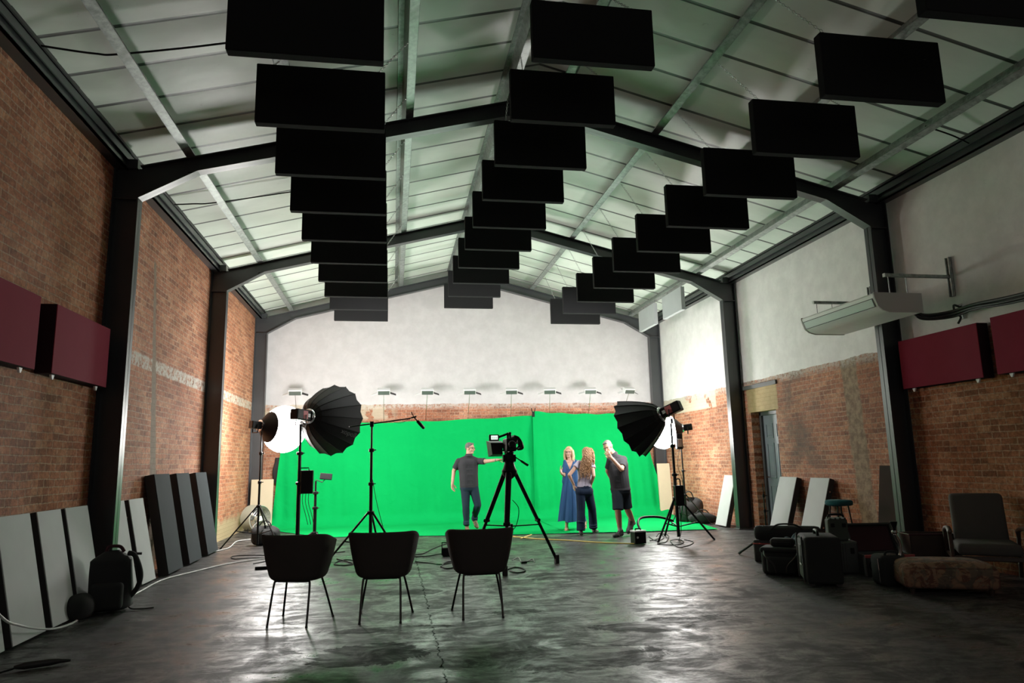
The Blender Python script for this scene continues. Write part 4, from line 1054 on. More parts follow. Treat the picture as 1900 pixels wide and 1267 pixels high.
# --- man in shorts, hand at his mouth
YP = 12.9
rt = on_y(1152, 996, YP); rt.z = 0
J = dict(head=(1127.5, 829), neck=(1138.5, 841.5, .03), chest=(1145.5, 862, .03), hip=(1151, 903, .03), f=(-.45, -.9, 0), hf=(-.62, -.66, -.42), hup=(-.35, -.1, .93),
         sr=(1157, 852.5, .02), er=(1153.2, 871, -.22), wr=(1133.8, 848.8, -.22), fr=(1122.5, 836.5, -.15), sl=(1132.5, 853, -.0), el=(1127.5, 874, .12), wl=(1136, 893, .22), fl=(1139, 901, .2),
         hl=(1146, 909, .04), kl=(1146.5, 945, -.03), al=(1150.3, 982, .06), hr=(1158.5, 908, .05), kr=(1163, 942, .08), ar=(1175.5, 970.5, .34))
t, P, f, s, B, k = man(rt, 'grey-haired man in dark polo shirt and shorts, hand over his mouth, walking', YP, J, 'm')
b, tr = polo_man(t, P, f, s, B, k, M_SK2, M_HSALT, 'shorts', 'b', .055, .070)
hand(b, P['wr'], P['fr']-P['wr'], V((.2, .9, .3)), 1, .28, .12); hand(b, P['wl'], P['fl']-P['wl'], V((.5, -.5, 0)), 1, .4)
r = fuse(b, .0062, 3); paint(r, P['head'], B, k); obj('body', r, [M_SK2, M_EYE, M_LIP], t, 180)
polo(t, P, tr, s, P['hip'].z-.06, B, M_POLO)
P2 = dict(P)
for n in 'lr': P2['a'+n] = P['k'+n].lerp(P['a'+n], .04)
b = NB(); cap(b, P['hip']-s*.05+V((0, 0, .02)), .118, P['hip']+s*.05+V((0, 0, .02)), .118); cap(b, P['hip']-s*.062+V((0, 0, -.07)), .122, P['hip']+s*.062+V((0, 0, -.07)), .122)
for n in 'lr':
    d = P2['a'+n]-P['h'+n]; L = d.length; lathe(b, [(.112, -.02), (.115, L*.3), (.104, L*.7), (.104, L*.98), (.08, L)], 18, axis_M(P['h'+n], d)); ell(b, P['h'+n], (.108, .108, .108))
obj('shorts', fuse(b, .0075, 3, [(V((0, 0, P['hip'].z+.03)), V((0, 0, 1)))]), M_SHORT, t, 180)
b = NB(); q = lambda x, y, z: P['head']+B @ V((x, y, z))
ell(b, q(0, -.024, .043), (.079, .093, .081), B); cap(b, q(-.036, .044, .092), .017, q(.036, .044, .092), .017); cap(b, q(-.045, -.074, -.01), .024, q(.045, -.074, -.01), .024)
obj('hair', fuse(b, .007, 2), M_HSALT, t, 180); glasses(t, P['head'], B, M_FRAME)
a = P['al']; shoe(t, V((a.x+.07, a.y+.05, 0)), V((a.x-.18, a.y-.12, 0)), M_SHOEK, False)
a = P['ar']; tt = on_y(1165, 990, YP+.16)-V(rt); tt.z = .012; ht = a+V((.03, .06, -.01)); shoe(t, ht, tt, M_SHOEK, False, up=V((-.5, -.5, .6)))
for n in 'lr':
    b = NB(); d = P['k'+n]-P['a'+n]; lathe(b, [(.043, -.01), (.044, .03), (.043, .07)], 14, axis_M(P['a'+n], d), cap=False); obj('sock', b, M_SOLE, t, 180)

# --- woman in a long blue dress
YP = 14.4
rt = on_y(1056, 983, YP); rt.z = 0
J = dict(head=(1055.3, 839), neck=(1057.3, 852), chest=(1058, 866), hip=(1059, 893), f=(-.3, -.95, 0), hf=(-.42, -.9, -.05), hup=HUP, k=.95,
         sl=(1049.3, 857), el=(1046.5, 882, -.03), wl=(1041.8, 877.8, -.22), fl=(1038.3, 868, -.28), sr=(1067, 856.5, .03), er=(1070.5, 881, .06), wr=(1071, 899, -.04), fr=(1071, 908, -.07),
         hl=(1055, 898), kl=(1053, 937, -.05), al=(1051.5, 975, -.02), hr=(1063, 898), kr=(1068, 937, .1), ar=(1083, 966, .3))
t, P, f, s, B, k = man(rt, 'blonde woman in a long blue dress and sandals, gesturing with one hand', YP, J, 'w')
b = NB(); head(b, P['head'], B, k); cap(b, P['head']+B @ V((0, -.02, -.05)), .046, P['neck']+V((0, 0, -.02)), .048)
tr = torso_caps(P['hip'], P['chest'], P['neck'], s, f, .075, .065, .098, .082, .092)
for a in tr: cap(b, *a)
for n in 'lr':
    cap(b, P['neck']+V((0, 0, -.05)), .045, P['s'+n], .042); cap(b, P['s'+n], .043, P['e'+n], .034); cap(b, P['e'+n], .035, P['w'+n], .023)
    cap(b, P['h'+n], .085, P['k'+n], .052); cap(b, P['k'+n], .050, P['a'+n].lerp(P['k'+n], .7), .048); cap(b, P['a'+n].lerp(P['k'+n], .7), .048, P['a'+n], .032)
    a = P['a'+n]
    if n == 'l': cap(b, a+V((.0, .02, -.035)), .030, V((a.x-.05, a.y-.15, .028)), .026); cap(b, a+V((.0, .04, -.045)), .030, a, .032)
    else: cap(b, a, .030, V((a.x+.03, a.y+.03, a.z-.02)), .030); cap(b, V((a.x+.03, a.y+.03, a.z-.02)), .030, V((a.x-.03, a.y-.12, .03)), .026)
hand(b, P['wl'], P['fl']-P['wl'], V((.8, -.4, .1)), 1, .22, .16, .92); hand(b, P['wr'], P['fr']-P['wr'], V((-.5, -.5, 0)), 1, .3, .1, .92)
r = fuse(b, .0060, 3); paint(r, P['head'], B, k); obj('body', r, [M_SK1, M_EYE, M_LIP], t, 180)
b = NB()
for a, ra, c, rc in tr: cap(b, a, ra+.012, c, rc+.012)
for n in 'lr':
    cap(b, P['chest']+s*(.05 if n == 'r' else -.05)+V((0, 0, .05)), .072, P['s'+n], .052); d = P['e'+n]-P['s'+n]; L = d.length; ell(b, P['s'+n], (.053, .053, .053)); lathe(b, [(.05, -.01), (.054, L*.3), (.060, L*.80), (.05, L*.81)], 16, axis_M(P['s'+n], d))
    cap(b, P['chest']+f*.045+s*(.055 if n == 'r' else -.055)-V((0, 0, .02)), .062, P['chest']+f*.05+s*(.055 if n == 'r' else -.055)-V((0, 0, .03)), .060)
r = fuse(b, .007, 3)
dead = [fc for fc in r.faces if (lambda p: p.dot(f) > -.03 and p.z > -.21 and abs(p.dot(s)) < (p.z+.21)*.42)(fc.calc_center_median()-P['neck'])]
bmesh.ops.delete(r, geom=dead, context='FACES'); obj('dress_bodice', r, M_DRESS, t, 180)
b = NB(); W0 = P['hip'].lerp(P['chest'], .55); Hm = V((P['hip'].x-.0, P['hip'].y, .20))
def skirt(u, v):
    a = 2*PI*u; e = v**.85; c = W0.lerp(Hm, v); r = .118+(.265-.118)*e
    fo = (.010+.026*v)*math.sin(11*a+2*math.sin(a)+1.5*v)
    hz = .015*math.sin(4*a)*v
    return V((c.x+(r+fo)*math.cos(a)*1.0, c.y+(r*.88+fo)*math.sin(a), c.z+hz))
grid(b, skirt, 120, 24); bmesh.ops.remove_doubles(b, verts=b.verts[:], dist=1e-4); sk = obj('dress_skirt', b, M_DRESS, t, 180)
b = NB(); M = Matrix.Translation(W0) ; lathe(b, [(.112, -.02), (.124, -.01), (.124, .02), (.112, .03)], 28, M @ Matrix.Diagonal((1.03, .90, 1, 1)), cap=False); obj('waistband', b, M_DRESS, t, 60)
b = NB(); q = lambda x, y, z: P['head']+B @ (V((x, y, z))*k)
ell(b, q(0, -.03, .045), (.085*k, .095*k, .086*k), B)
for sd in (-1, 1):
    for j, (x, y, zz, ln) in enumerate(((.078, .01, .04, .20), (.085, -.03, .03, .23), (.07, -.065, .02, .25), (.03, -.085, .02, .25))):
        a0 = q(sd*x, y, zz); cap(b, a0, .026, q(sd*(x+.012), y+.005, zz-ln*.55), .030); cap(b, q(sd*(x+.012), y+.005, zz-ln*.55), .030, q(sd*(x+.006+.01*(j % 2)), y+.02, zz-ln), .016)
    cap(b, q(sd*.02, .05, .095), .018, q(sd*.075, .03, .03), .018)
obj('hair', fuse(b, .007, 2), M_BLOND, t, 180); glasses(t, P['head'], B, M_FRAME, k)
for n in 'lr':
    a = P['a'+n]; b = NB()
    if n == 'l': h_, t_ = V((a.x+.02, a.y+.06, 0)), V((a.x-.06, a.y-.19, 0)); up = HUP
    else: h_, t_ = a+V((.05, .07, -.045)), V((a.x-.03, a.y-.14, .006)); up = V((0, -.5, .8))
    d = (t_-h_).normalized(); sd = d.cross(up).normalized(); u_ = sd.cross(d); L = (t_-h_).length
    M = Matrix(((sd.x, d.x, u_.x, h_.x), (sd.y, d.y, u_.y, h_.y), (sd.z, d.z, u_.z, h_.z), (0, 0, 0, 1)))
    prism(b, [(-.028, 0), (.028, 0), (.032, L*.4), (.042, L*.75), (.028, L), (-.028, L), (-.042, L*.75), (-.032, L*.4)], 'z', 0, .014)
    tube(b, [(-.04, L*.72, .012), (-.03, L*.70, .055), (.03, L*.70, .055), (.04, L*.72, .012)], .008, 6); tube(b, [(-.034, L*.2, .012), (-.03, L*.25, .085), (.03, L*.25, .085), (.034, L*.2, .012)], .007, 6)
    bmesh.ops.transform(b, matrix=M, verts=b.verts[:]); obj('sandal', b, M_SAND, t)

# --- woman with long curls, back to the camera
YP = 13.5
rt = on_y(1086, 991, YP); rt.z = 0
J = dict(head=(1087.3, 841), neck=(1086.5, 854), chest=(1085.5, 869), hip=(1084, 906), f=(-.12, 1, 0), hf=(-.35, .93, 0), hup=(.05, 0, 1), k=.95,
         sl=(1074.5, 858.5), el=(1056.3, 881, -.06), wl=(1064.5, 899.5, .02), fl=(1066, 909, .03), sr=(1098.5, 860), er=(1101.3, 883, -.15), wr=(1096.3, 900, -.02), fr=(1096.5, 909, .03),
         hl=(1077.5, 911), kl=(1078.2, 946, 0), al=(1077.6, 984.5, -.06), hr=(1091, 911, .04), kr=(1098.5, 944, .1), ar=(1101, 979.5, .22))
t, P, f, s, B, k = man(rt, 'woman with long curly hair seen from behind, pale top and navy trousers, hands on hips', YP, J, 'w')
b = NB(); head(b, P['head'], B, k); cap(b, P['head']+B @ V((0, -.02, -.05)), .046, P['neck']+V((0, 0, -.02)), .048)
sv = V((1, .12, 0)).normalized()
tr = torso_caps(P['hip'], P['chest'], P['neck'], sv, f, .048, .058, .086, .074, .084)
for a in tr: cap(b, *a)
for n in 'lr':
    cap(b, P['neck']+V((0, 0, -.05)), .045, P['s'+n], .043); cap(b, P['s'+n], .044, P['e'+n], .034); cap(b, P['e'+n], .035, P['w'+n], .024)
    cap(b, P['h'+n], .090, P['k'+n], .056); cap(b, P['k'+n], .052, P['a'+n], .034)
hand(b, P['wl'], P['fl']-P['wl'], V((.9, .2, -.1)), 1, .3, .08, .92); hand(b, P['wr'], P['fr']-P['wr'], V((-.9, .2, -.1)), -1, .3, .08, .92)
r = fuse(b, .0060, 3); paint(r, P['head'], B, k); obj('body', r, [M_SK1, M_EYE, M_LIP], t, 180)
b = NB()
for a, ra, c, rc in tr: cap(b, a, ra+.014, c, rc+.016)
for n in 'lr':
    cap(b, P['neck']+V((0, 0, -.075)), .055, P['s'+n], .054); d = P['e'+n]-P['s'+n]; L = d.length; lathe(b, [(.05, -.01), (.056, L*.2), (.066, L*.38), (.05, L*.39)], 16, axis_M(P['s'+n], d))
obj('blouse', fuse(b, .007, 3, [(V((0, 0, P['hip'].z+.035)), V((0, 0, -1)))]), M_LILAC, t, 180)
trousers(t, P, sv, M_NAVY, P['hip'].z+.05, 'lr', (.098, .082, .082), 'trousers', fold=.004, hr=.108, ww=.035)
rnd = random.Random(4); b = NB(); q = lambda x, y, z: P['head']+B @ (V((x, y, z))*k)
hb = NB(); ell(hb, q(0, -.02, .035), (.088, .100, .094), B); cap(hb, q(-.02, -.06, .0), .070, q(-.04, -.07, -.20), .068); cap(hb, q(-.04, -.07, -.20), .068, q(-.06, -.065, -.36), .035)
cap(hb, q(.05, -.045, 0), .05, q(.085, -.045, -.16), .035)
core = fuse(hb, .01, 2); merge(b, core)
for i in range(120):
    a = rnd.uniform(-1.15, 1.15); z0 = rnd.uniform(.0, .115)
    x0 = .088*math.sin(a*1.35); y0 = -.022-.108*math.cos(a*1.35)*(1-.25*(z0/.115)**2)
    L = rnd.uniform(.38, .56) if a < .35 else rnd.uniform(.20, .32); ph = rnd.uniform(0, 6); rr = rnd.uniform(.011, .019); tw = rnd.uniform(80, 125)
    pts = []
    for j in range(28):
        e = j/27; z = z0-L*e; x = x0*(1+.45*min(1, e*1.6))-.055*e*(1 if a < .35 else -.5); y = y0*(1-.05*e)-.030*math.sin(PI*min(1, e*1.3))-.015
        w = rr*(.3+.7*min(1, e*3)); pts.append(q(x+w*math.cos(ph+tw*e*L), y+w*math.sin(ph+tw*e*L), z))
    tube(b, pts, [.0095*(1-.5*j/27) for j in range(28)], 5)
obj('hair', b, M_CURL, t, 180)
a = P['al']; shoe(t, V((a.x-.01, a.y-.07, 0)), V((a.x+.05, a.y+.17, 0)), M_SHOEK); a = P['ar']; shoe(t, V((a.x-.02, a.y-.06, 0)), V((a.x+.13, a.y+.13, 0)), M_SHOEK)
for n in 'lr':
    b = NB(); a = P['a'+n]; cap(b, a+V((0, 0, -.01)), .040, V((a.x, a.y, .07)), .040); obj('sock', b, M_SOLE, t, 180)
# ---------------------------------------------------------------- gear piled by the right wall
def hardcase(name, label, loc, L, W, H, rz, m=M_CASE, ribs=3, trim=None, cat='case', group=None, handle='top'):
    t = thing(name, label, cat, loc, rz, group)
    b = NB(); rbox(b, -L/2, L/2, -W/2, W/2, .0, H, .022, 3)
    for k in range(ribs):
        x = -L/2+L*(k+1)/(ribs+1); rbox(b, x-.018, x+.018, -W/2-.008, W/2+.008, .02, H-.02, .006, 1)
    obj('shell', b, m, t)
    if trim:
        b = NB(); rbox(b, -L/2-.006, L/2+.006, -W/2-.006, W/2+.006, H*.80, H*.86, .005, 1); obj('trim_band', b, trim, t)
    if handle == 'top':
        b = NB(); tube(b, bez([(-.09, 0, H-.01), (-.075, 0, H+.045), (.075, 0, H+.045), (.09, 0, H-.01)], 5), .014, 8); obj('handle', b, M_BLK, t)
    for s in (-1, 1):
        b = NB(); rbox(b, s*L*.28-.022, s*L*.28+.022, -W/2-.016, -W/2+.004, H*.62, H*.80, .005, 1); obj('latch', b, M_BLK, t)
    return t
# red-lined case at the back, with a long roll bag on it
hardcase('flight_case', 'dark case with a red band at the left end of the gear pile', (5.22, 9.38, 0), .55, .36, .29, .9, M_CASE, 2, M_REDTRIM, handle=None)
t = thing('roll_bag', 'long black cylindrical equipment bag lying on the red-banded case', 'bag', (5.28, 9.02, .29), R(-32))
b = NB(); tube(b, [(-.42, 0, .10), (-.40, 0, .10), (-.35, 0, .10), (0, 0, .10), (.35, 0, .10), (.40, 0, .10), (.42, 0, .10)], [.06, .09, .10, .10, .10, .09, .06], 18); obj('body', b, M_BAG, t, 180)
b = NB(); tube(b, bez([(-.2, -.08, .15), (-.1, -.09, .22), (.1, -.09, .22), (.2, -.08, .15)], 6), .013, 6); obj('strap', b, M_BAG, t)
# crumpled blue-grey jacket over the bags
t = thing('jacket', 'crumpled blue-grey jacket thrown over the black bags', 'clothing', (5.12, 8.35, .36), .4)
def jk(u, v):
    x, y = (u-.5)*.50, (v-.5)*.40
    return V((x, y, .045+.03*math.sin(9*u+3*v)*math.cos(7*v)-.30*max(0, abs(u-.5)-.40)-.42*max(0, abs(v-.5)-.36)+.02*math.sin(17*u-8*v)))
b = NB(); grid(b, jk, 34, 26); o_ = obj('jacket_cloth', b, fabric('blue_grey_jacket_cloth', (.03, .05, .065, 1), scale=150.), t, 180)
m_ = o_.modifiers.new('s', 'SOLIDIFY'); m_.thickness = .012
# soft camera bag in front
t = thing('camera_bag', 'soft black camera bag with front pocket and straps, beside the tall olive case', 'bag', (4.74, 8.22, 0), R(-40))
b = NB(); rbox(b, -.24, .24, -.16, .16, .0, .30, .05, 3); obj('body', b, M_BAG, t, 60)
b = NB(); rbox(b, -.25, .25, -.17, .17, .26, .325, .03, 3); obj('lid', b, M_BAG, t, 60)
b = NB(); rbox(b, -.17, .17, -.215, -.14, .03, .22, .03, 3); obj('front_pocket', b, M_BAG, t, 60)
for sx in (-1, 1):
    b = NB(); tube(b, bez([(sx*.20, -.15, .29), (sx*.17, -.23, .23), (sx*.08, -.24, .13), (sx*.06, -.225, .04)], 6), .012, 6); obj('strap', b, M_RUB, t)
t = thing('rolled_pouch', 'short padded black pouch resting on top of the camera bag', 'pouch', (4.74, 8.22, .325), R(-40))
b = NB(); rbox(b, -.14, .14, -.08, .08, 0, .10, .04, 4); obj('body', b, M_BAG, t, 60)
b = NB(); tube(b, [(-.11, -.081, .055), (.11, -.081, .055)], .005, 6); obj('zip', b, M_RUB, t)
# tall olive rolling case
t = thing('rolling_case', 'tall dark olive upright case at the front of the gear pile', 'case', (4.78, 7.52, 0), R(-24))
b = NB(); rbox(b, -.19, .19, -.27, .27, .03, .53, .035, 3); obj('body', b, M_BAG, t, 60)
b = NB(); rbox(b, -.205, -.18, -.23, .23, .06, .49, .02, 2); pn = obj('side_panel', b, M_OLIVE, t, 60)
for y in (-.20, .20):
    b = NB(); rbox(b, -.216, -.198, y-.022, y+.022, .04, .53, .006, 1); obj('webbing', b, M_BAG, t)
b = NB(); rbox(b, -.212, -.200, -.09, .09, .20, .43, .008, 1); obj('pocket_flap', b, M_OLIVE, t)
b = NB(); box(b, -.216, -.212, -.085, .03, .205, .222); obj('white_tag', b, M_WHITE2, t)
b = NB(); box(b, -.2155, -.212, -.105, -.085, .23, .31); obj('grey_tag', b, M_CHROME, t)
b = NB(); tube(b, bez([(-.02, -.11, .52), (-.02, -.09, .575), (-.02, .09, .575), (-.02, .11, .52)], 5), .016, 8); obj('handle', b, M_BLK, t)
for x in (-.14, .14):
    for y in (-.21, .21):
        b = NB(); lathe(b, [(.0, -.02), (.035, -.02), (.035, .02), (.0, .02)], 14, T(x, y, .035) @ RX(PI/2), cap=False); obj('wheel', b, M_RUB, t)
# case with a big loop handle lying behind
hardcase('flat_case', 'flat dark case with a pale loop handle behind the jacket', (5.60, 8.75, 0), .60, .40, .36, R(30), M_CASE, 3, None, handle='top')
# small upright hard case on a box
hardcase('equipment_crate', 'plain black crate under the small upright hard case', (5.46, 8.16, 0), .34, .32, .38, R(-15), M_CASE, 1, None, cat='case', handle=None)
t = hardcase('small_hard_case', 'small dark hard case standing upright in front of the right grey panels', (5.45, 8.16, .38), .24, .13, .26, R(-15), M_OLIVE, 0, None)
for k in range(4):
    b = NB(); x = -.085+.057*k; rbox(b, x-.013, x+.013, -.07, .07, .25, .275, .005, 1); obj('rib', b, M_OLIVE, t)
# open trunk
t = thing('open_trunk', 'open black trunk with wine-red lining and its lid tilted back', 'case', (5.84, 7.88, 0), R(-12))
L, W, H = .56, .36, .24
b = NB()
for x0, x1, y0, y1 in ((-L/2, L/2, -W/2, -W/2+.02), (-L/2, L/2, W/2-.02, W/2), (-L/2, -L/2+.02, -W/2, W/2), (L/2-.02, L/2, -W/2, W/2)): rbox(b, x0, x1, y0, y1, 0, H, .006, 1)
box(b, -L/2, L/2, -W/2, W/2, 0, .02); obj('box', b, M_CASE, t)
b = NB(); rbox(b, -L/2-.008, L/2+.008, -W/2-.008, -W/2+.02, H-.03, H+.006, .005, 1); obj('edge_trim', b, M_REDTRIM, t)
b = NB(); rbox(b, -L/2+.02, L/2-.02, -W/2+.02, W/2-.02, .02, H-.04, .02, 2); obj('lining', b, simple('grey_foam', (.10, .095, .095, 1), .9), t)
ML = T(0, W/2, H) @ RX(R(-28))
b = NB()
box(b, -L/2, L/2, .06, .08, .0, W, ML)
for q in ((-L/2, -L/2+.02, -.02, .08, 0, W), (L/2-.02, L/2, -.02, .08, 0, W), (-L/2, L/2, -.02, .08, W-.02, W)): box(b, *q, ML)
ld = obj('lid', b, M_CASE, t)
b = NB(); rbox(b, -L/2+.022, L/2-.022, .03, .06, .02, W-.022, .01, 2, ML); obj('lid_lining', b, M_LINING, ld)
for x in (-.14, .14):
    b = NB(); rbox(b, x-.022, x+.022, -W/2-.022, -W/2, H-.08, H+.02, .005, 1); obj('latch', b, M_CHROME, t)
b = NB(); tube(b, [V((L/2-.03, .0, H-.02)), ML @ V((L/2-.03, .0, W*.6))], .007, 6); obj('lid_stay', b, M_BLKM, t)
b = NB(); M = T(-.17, -W/2-.004, .12) @ RX(PI/2); lathe(b, [(.078, 0), (.084, .004), (.078, .006), (.072, .004)], 28, M, cap=False); obj('round_emblem', b, M_BLK, t)
def words(txt, size, M, m, parent, name='lettering'):
    cu = bpy.data.curves.new('txt', 'FONT'); cu.body = txt; cu.size = size; cu.align_x = 'CENTER'; cu.align_y = 'CENTER'; cu.extrude = .0008
    to = bpy.data.objects.new('txt', cu); COL.objects.link(to); bpy.context.view_layer.update()
    me = bpy.data.meshes.new_from_object(to.evaluated_get(bpy.context.evaluated_depsgraph_get())); bpy.data.objects.remove(to)
    me.transform(M); me.materials.clear(); me.materials.append(m); o = bpy.data.objects.new(name, me); COL.objects.link(o); o.parent = parent; return o
words('LINE', .05, T(-.17, -W/2-.006, .13) @ RX(PI/2), M_WHITE2, t)
# black bag beside the ottoman
t = thing('tote_bag', 'plump black bag on the floor just left of the patterned ottoman', 'bag', (5.40, 7.22, 0), R(-10))
b = NB(); rbox(b, -.135, .135, -.14, .14, 0, .33, .055, 4); obj('body', b, M_BAG, t, 60)
b = NB(); tube(b, bez([(-.07, -.08, .32), (-.05, -.10, .365), (.05, -.10, .365), (.07, -.08, .32)], 6), .011, 6); obj('handle', b, M_BAG, t)
b = NB(); tube(b, [(-.136, -.06, .29), (-.141, -.08, .17), (-.136, -.07, .04)], .006, 6); obj('piping', b, M_CHROME, t)
# ottoman in patterned cloth
def pattern():
    g = G('faded_patterned_cloth'); v = g.node('ShaderNodeTexVoronoi'); g.link(g.pos(), v.inputs['Vector']); v.inputs['Scale'].default_value = 7.
    n = g.noise(9., 4, .6, dist=1.2)
    c = g.mix(g.ramp(n, .42, .52), (.11, .058, .042, 1), (.23, .135, .09, 1)); c = g.mix(g.ramp(v.outputs['Distance'], .55, .62, 0., .7), c, (.085, .08, .065, 1))
    c = g.mix(g.ramp(g.noise(14., 3, dist=2.), .60, .66), c, (.16, .13, .10, 1)); return g.done(c, .95, 0, .1, g.bump(g.noise(300., 2), .4, .003))
M_PAT = pattern()
t = thing('ottoman', 'low wide ottoman in faded flower-patterned cloth', 'ottoman', (5.71, 6.79, 0), R(-24))
b = NB(); rbox(b, -.44, .44, -.28, .28, .05, .27, .05, 4); obj('body', b, M_PAT, t, 60)
def cu_(u, v):
    e = .42; x, y = (u-.5)*2, (v-.5)*2
    return V((.43*x, .27*y, .26+.065*(1-abs(x)**3)**e*(1-abs(y)**3)**e))
b = NB(); grid(b, cu_, 30, 22); obj('top_cushion', b, M_PAT, t, 180)
for sx in (-1, 1):
    for sy in (-1, 1):
        b = NB(); lathe(b, [(.022, 0), (.03, .06)], 10, T(sx*.36, sy*.21, 0)); obj('foot', b, M_WOOD, t)
# dark open box behind the ottoman
t = thing('storage_box', 'dark open-topped box standing behind the ottoman', 'box', (6.45, 7.84, 0), R(-14))
b = NB()
for q in ((-.29, .29, -.17, -.15), (-.29, .29, .15, .17), (-.29, -.27, -.17, .17), (.27, .29, -.17, .17)): rbox(b, *q, 0, .46, .006, 1)
box(b, -.29, .29, -.17, .17, 0, .02); obj('box', b, M_WOOD, t)
b = NB(); rbox(b, -.295, .295, -.175, -.145, .445, .465, .004, 1); obj('rim', b, M_LINING, t)
# teal round stool
t = thing('bar_stool', 'tall round stool with a teal padded seat and thin dark legs', 'stool', (6.42, 9.5, 0))
b = NB(); lathe(b, [(.0, .695), (.165, .695), (.185, .705), (.19, .73), (.185, .76), (.165, .772), (.0, .778)], 32, cap=False); obj('seat', b, M_TEAL, t, 60)
for k in range(4):
    a = PI/4+k*PI/2; b = NB(); tube(b, [(.12*math.cos(a), .12*math.sin(a), .70), (.20*math.cos(a), .20*math.sin(a), .0)], .011, 8); obj('leg', b, M_BLKM, t)
b = NB(); tube(b, [(.168*math.cos(2*PI*k/24), .168*math.sin(2*PI*k/24), .26) for k in range(24)], .008, 6, True); obj('foot_ring', b, M_BLKM, t)
# curved chrome lamp neck with spot head
t = thing('floor_lamp', 'curved chrome lamp with a small black spot head before the brown panel', 'lamp', (5.72, 7.45, 0))
b = NB(); lathe(b, [(.11, 0), (.11, .02), (.03, .035), (.018, .05)], 24); obj('base', b, M_BLK, t, 40)
b = NB(); pts = bez([(0, 0, .04), (.0, 0, .20), (.03, 0, .30), (.03, 0, .40), (-.005, 0, .49), (-.02, 0, .51)], 8); tube(b, pts, [.010+.010*math.sin(PI*i/(len(pts)-1)) for i in range(len(pts))], 10); obj('neck', b, M_CHROME, t, 180)
b = NB(); lathe(b, [(.022, 0), (.034, .012), (.034, .028), (.022, .04)], 16, T(-.02, 0, .51)); obj('collar', b, M_CHROME, t, 40)
b = NB(); lathe(b, [(.016, 0), (.02, .03), (.036, .07), (.04, .10), (.015, .105)], 16, T(-.018, 0, .55)); tube(b, [(-.075, 0, .635), (.03, 0, .64)], .006, 6); obj('spot_head', b, M_BLK, t, 40)
# armchair
t = thing('armchair', 'low wooden armchair with grey upholstered back and seat by the right wall', 'armchair', (6.58, 7.13, 0), R(-36))
b = NB(); rbox(b, -.27, .27, .22, .34, .36, .95, .05, 4, T(0, .0, 0) @ Matrix.Translation((0, .28, .36)) @ RX(R(-12)) @ Matrix.Translation((0, -.28, -.36))); obj('backrest', b, M_UPH, t, 60)
b = NB(); rbox(b, -.30, .30, -.32, .26, .30, .43, .045, 4); obj('seat', b, M_UPH, t, 60)
for s in (-1, 1):
    b = NB(); tube(b, bez([(s*.36, -.36, .55), (s*.36, -.22, .585), (s*.36, .10, .56), (s*.36, .34, .50)], 6), [.018]+[.026]*17+[.02], 8); obj('armrest', b, M_WOOD, t, 180)
    b = NB(); tube(b, [(s*.36, -.30, .56), (s*.35, -.34, .0)], .022, 8); obj('leg', b, M_WOOD, t)
    b = NB(); tube(b, [(s*.36, .26, .52), (s*.35, .38, .0)], .022, 8); obj('leg', b, M_WOOD, t)
    b = NB(); tube(b, [(s*.35, -.33, .27), (s*.35, .33, .27)], .018, 8); obj('side_rail', b, M_WOOD, t)
b = NB(); rbox(b, -.34, .34, -.335, -.30, .25, .30, .008, 1); obj('front_rail', b, M_WOOD, t)
# dark board at the right picture edge
t = thing('dark_board', 'dark board leaning on the right wall at the picture edge, behind the armchair', 'board', (6.80, 6.42, 0))
b = NB(); M = RY(R(12)); rbox(b, -.02, .02, -.25, .25, .005, .90, .006, 1, M); obj('board', b, simple('dark_board_face', (.03, .024, .02, 1), .8), t)
b = NB(); rbox(b, -.026, -.018, -.26, .26, .88, .905, .003, 1, M); obj('edge_strip', b, M_WOOD, t)
# thin black microphone stand by the door
stand('thin black microphone stand in front of the door', 6.02, 10.9, .98, .28, .30, [200, 80, 320], .008, name='microphone_stand', group=None, brace=False)
t = thing('tripod_stick', 'thin black stick leaning out from the red-banded case to the floor', 'pole', (5.07, 10.02, 0))
b = NB(); a_, e_ = V((.06, -.58, .30)), V((0, 0, .016)); tube(b, [a_, e_], .016, 8); obj('stick', b, M_BLKM, t)
b = NB(); tube(b, [e_.lerp(a_, .06), e_], .020, 8); obj('rubber_tip', b, M_RUB, t)

# ---------------------------------------------------------------- air conditioner on the right wall
AX0, AX1, AY0, AY1, AZ0, AZ1 = 5.97, 6.63, 7.68, 9.30, 3.185, 3.425
t = thing('air_conditioner', 'long white air conditioner hung on two steel arms from the right wall', 'air conditioner', (AX0, AY0, AZ0))
W, D, H = AX1-AX0, AY1-AY0, AZ1-AZ0
prof = [(0, H), (-.01, H-.02), (.0, H-.07), (.035, .075), (.10, .025), (.20, 0), (W, 0), (W, H)]
b = NB(); prism(b, prof, 'y', .02, D-.02); obj('casing', b, M_WHITE, t, 30)
M_ENDCAP = simple('warm_white_plastic', (.46, .43, .40, 1), .5, var=.05)
for y0, y1 in ((0, .022), (D-.022, D)):
    b = NB(); c = V((W/2, 0, H/2)); prism(b, [(c.x+(x-c.x)*1.02, c.z+(z-c.z)*1.05) for x, z in prof], 'y', y0, y1); obj('end_cap', b, M_ENDCAP, t, 30)
b = NB(); pa, pb = V((-.004, 0, H-.06)), V((.036, 0, .065)); n_ = V((-(pb-pa).z, 0, (pb-pa).x)).normalized(); n_ = -n_ if n_.x > 0 else n_
def slab(b, y0, y1, a, c, t0, t1):
    A, C_ = pa.lerp(pb, a), pa.lerp(pb, c); P = [A+n_*t0, A+n_*t1, C_+n_*t1, C_+n_*t0]
    poly(b, [V((p.x, y0, p.z)) for p in P]+[V((p.x, y1, p.z)) for p in P], BOXF)
slab(b, .06, D-.06, .12, .88, .0, .008); lv = obj('louvre', b, simple('pale_louvre', (.50, .58, .54, 1), .35, var=.05), t)
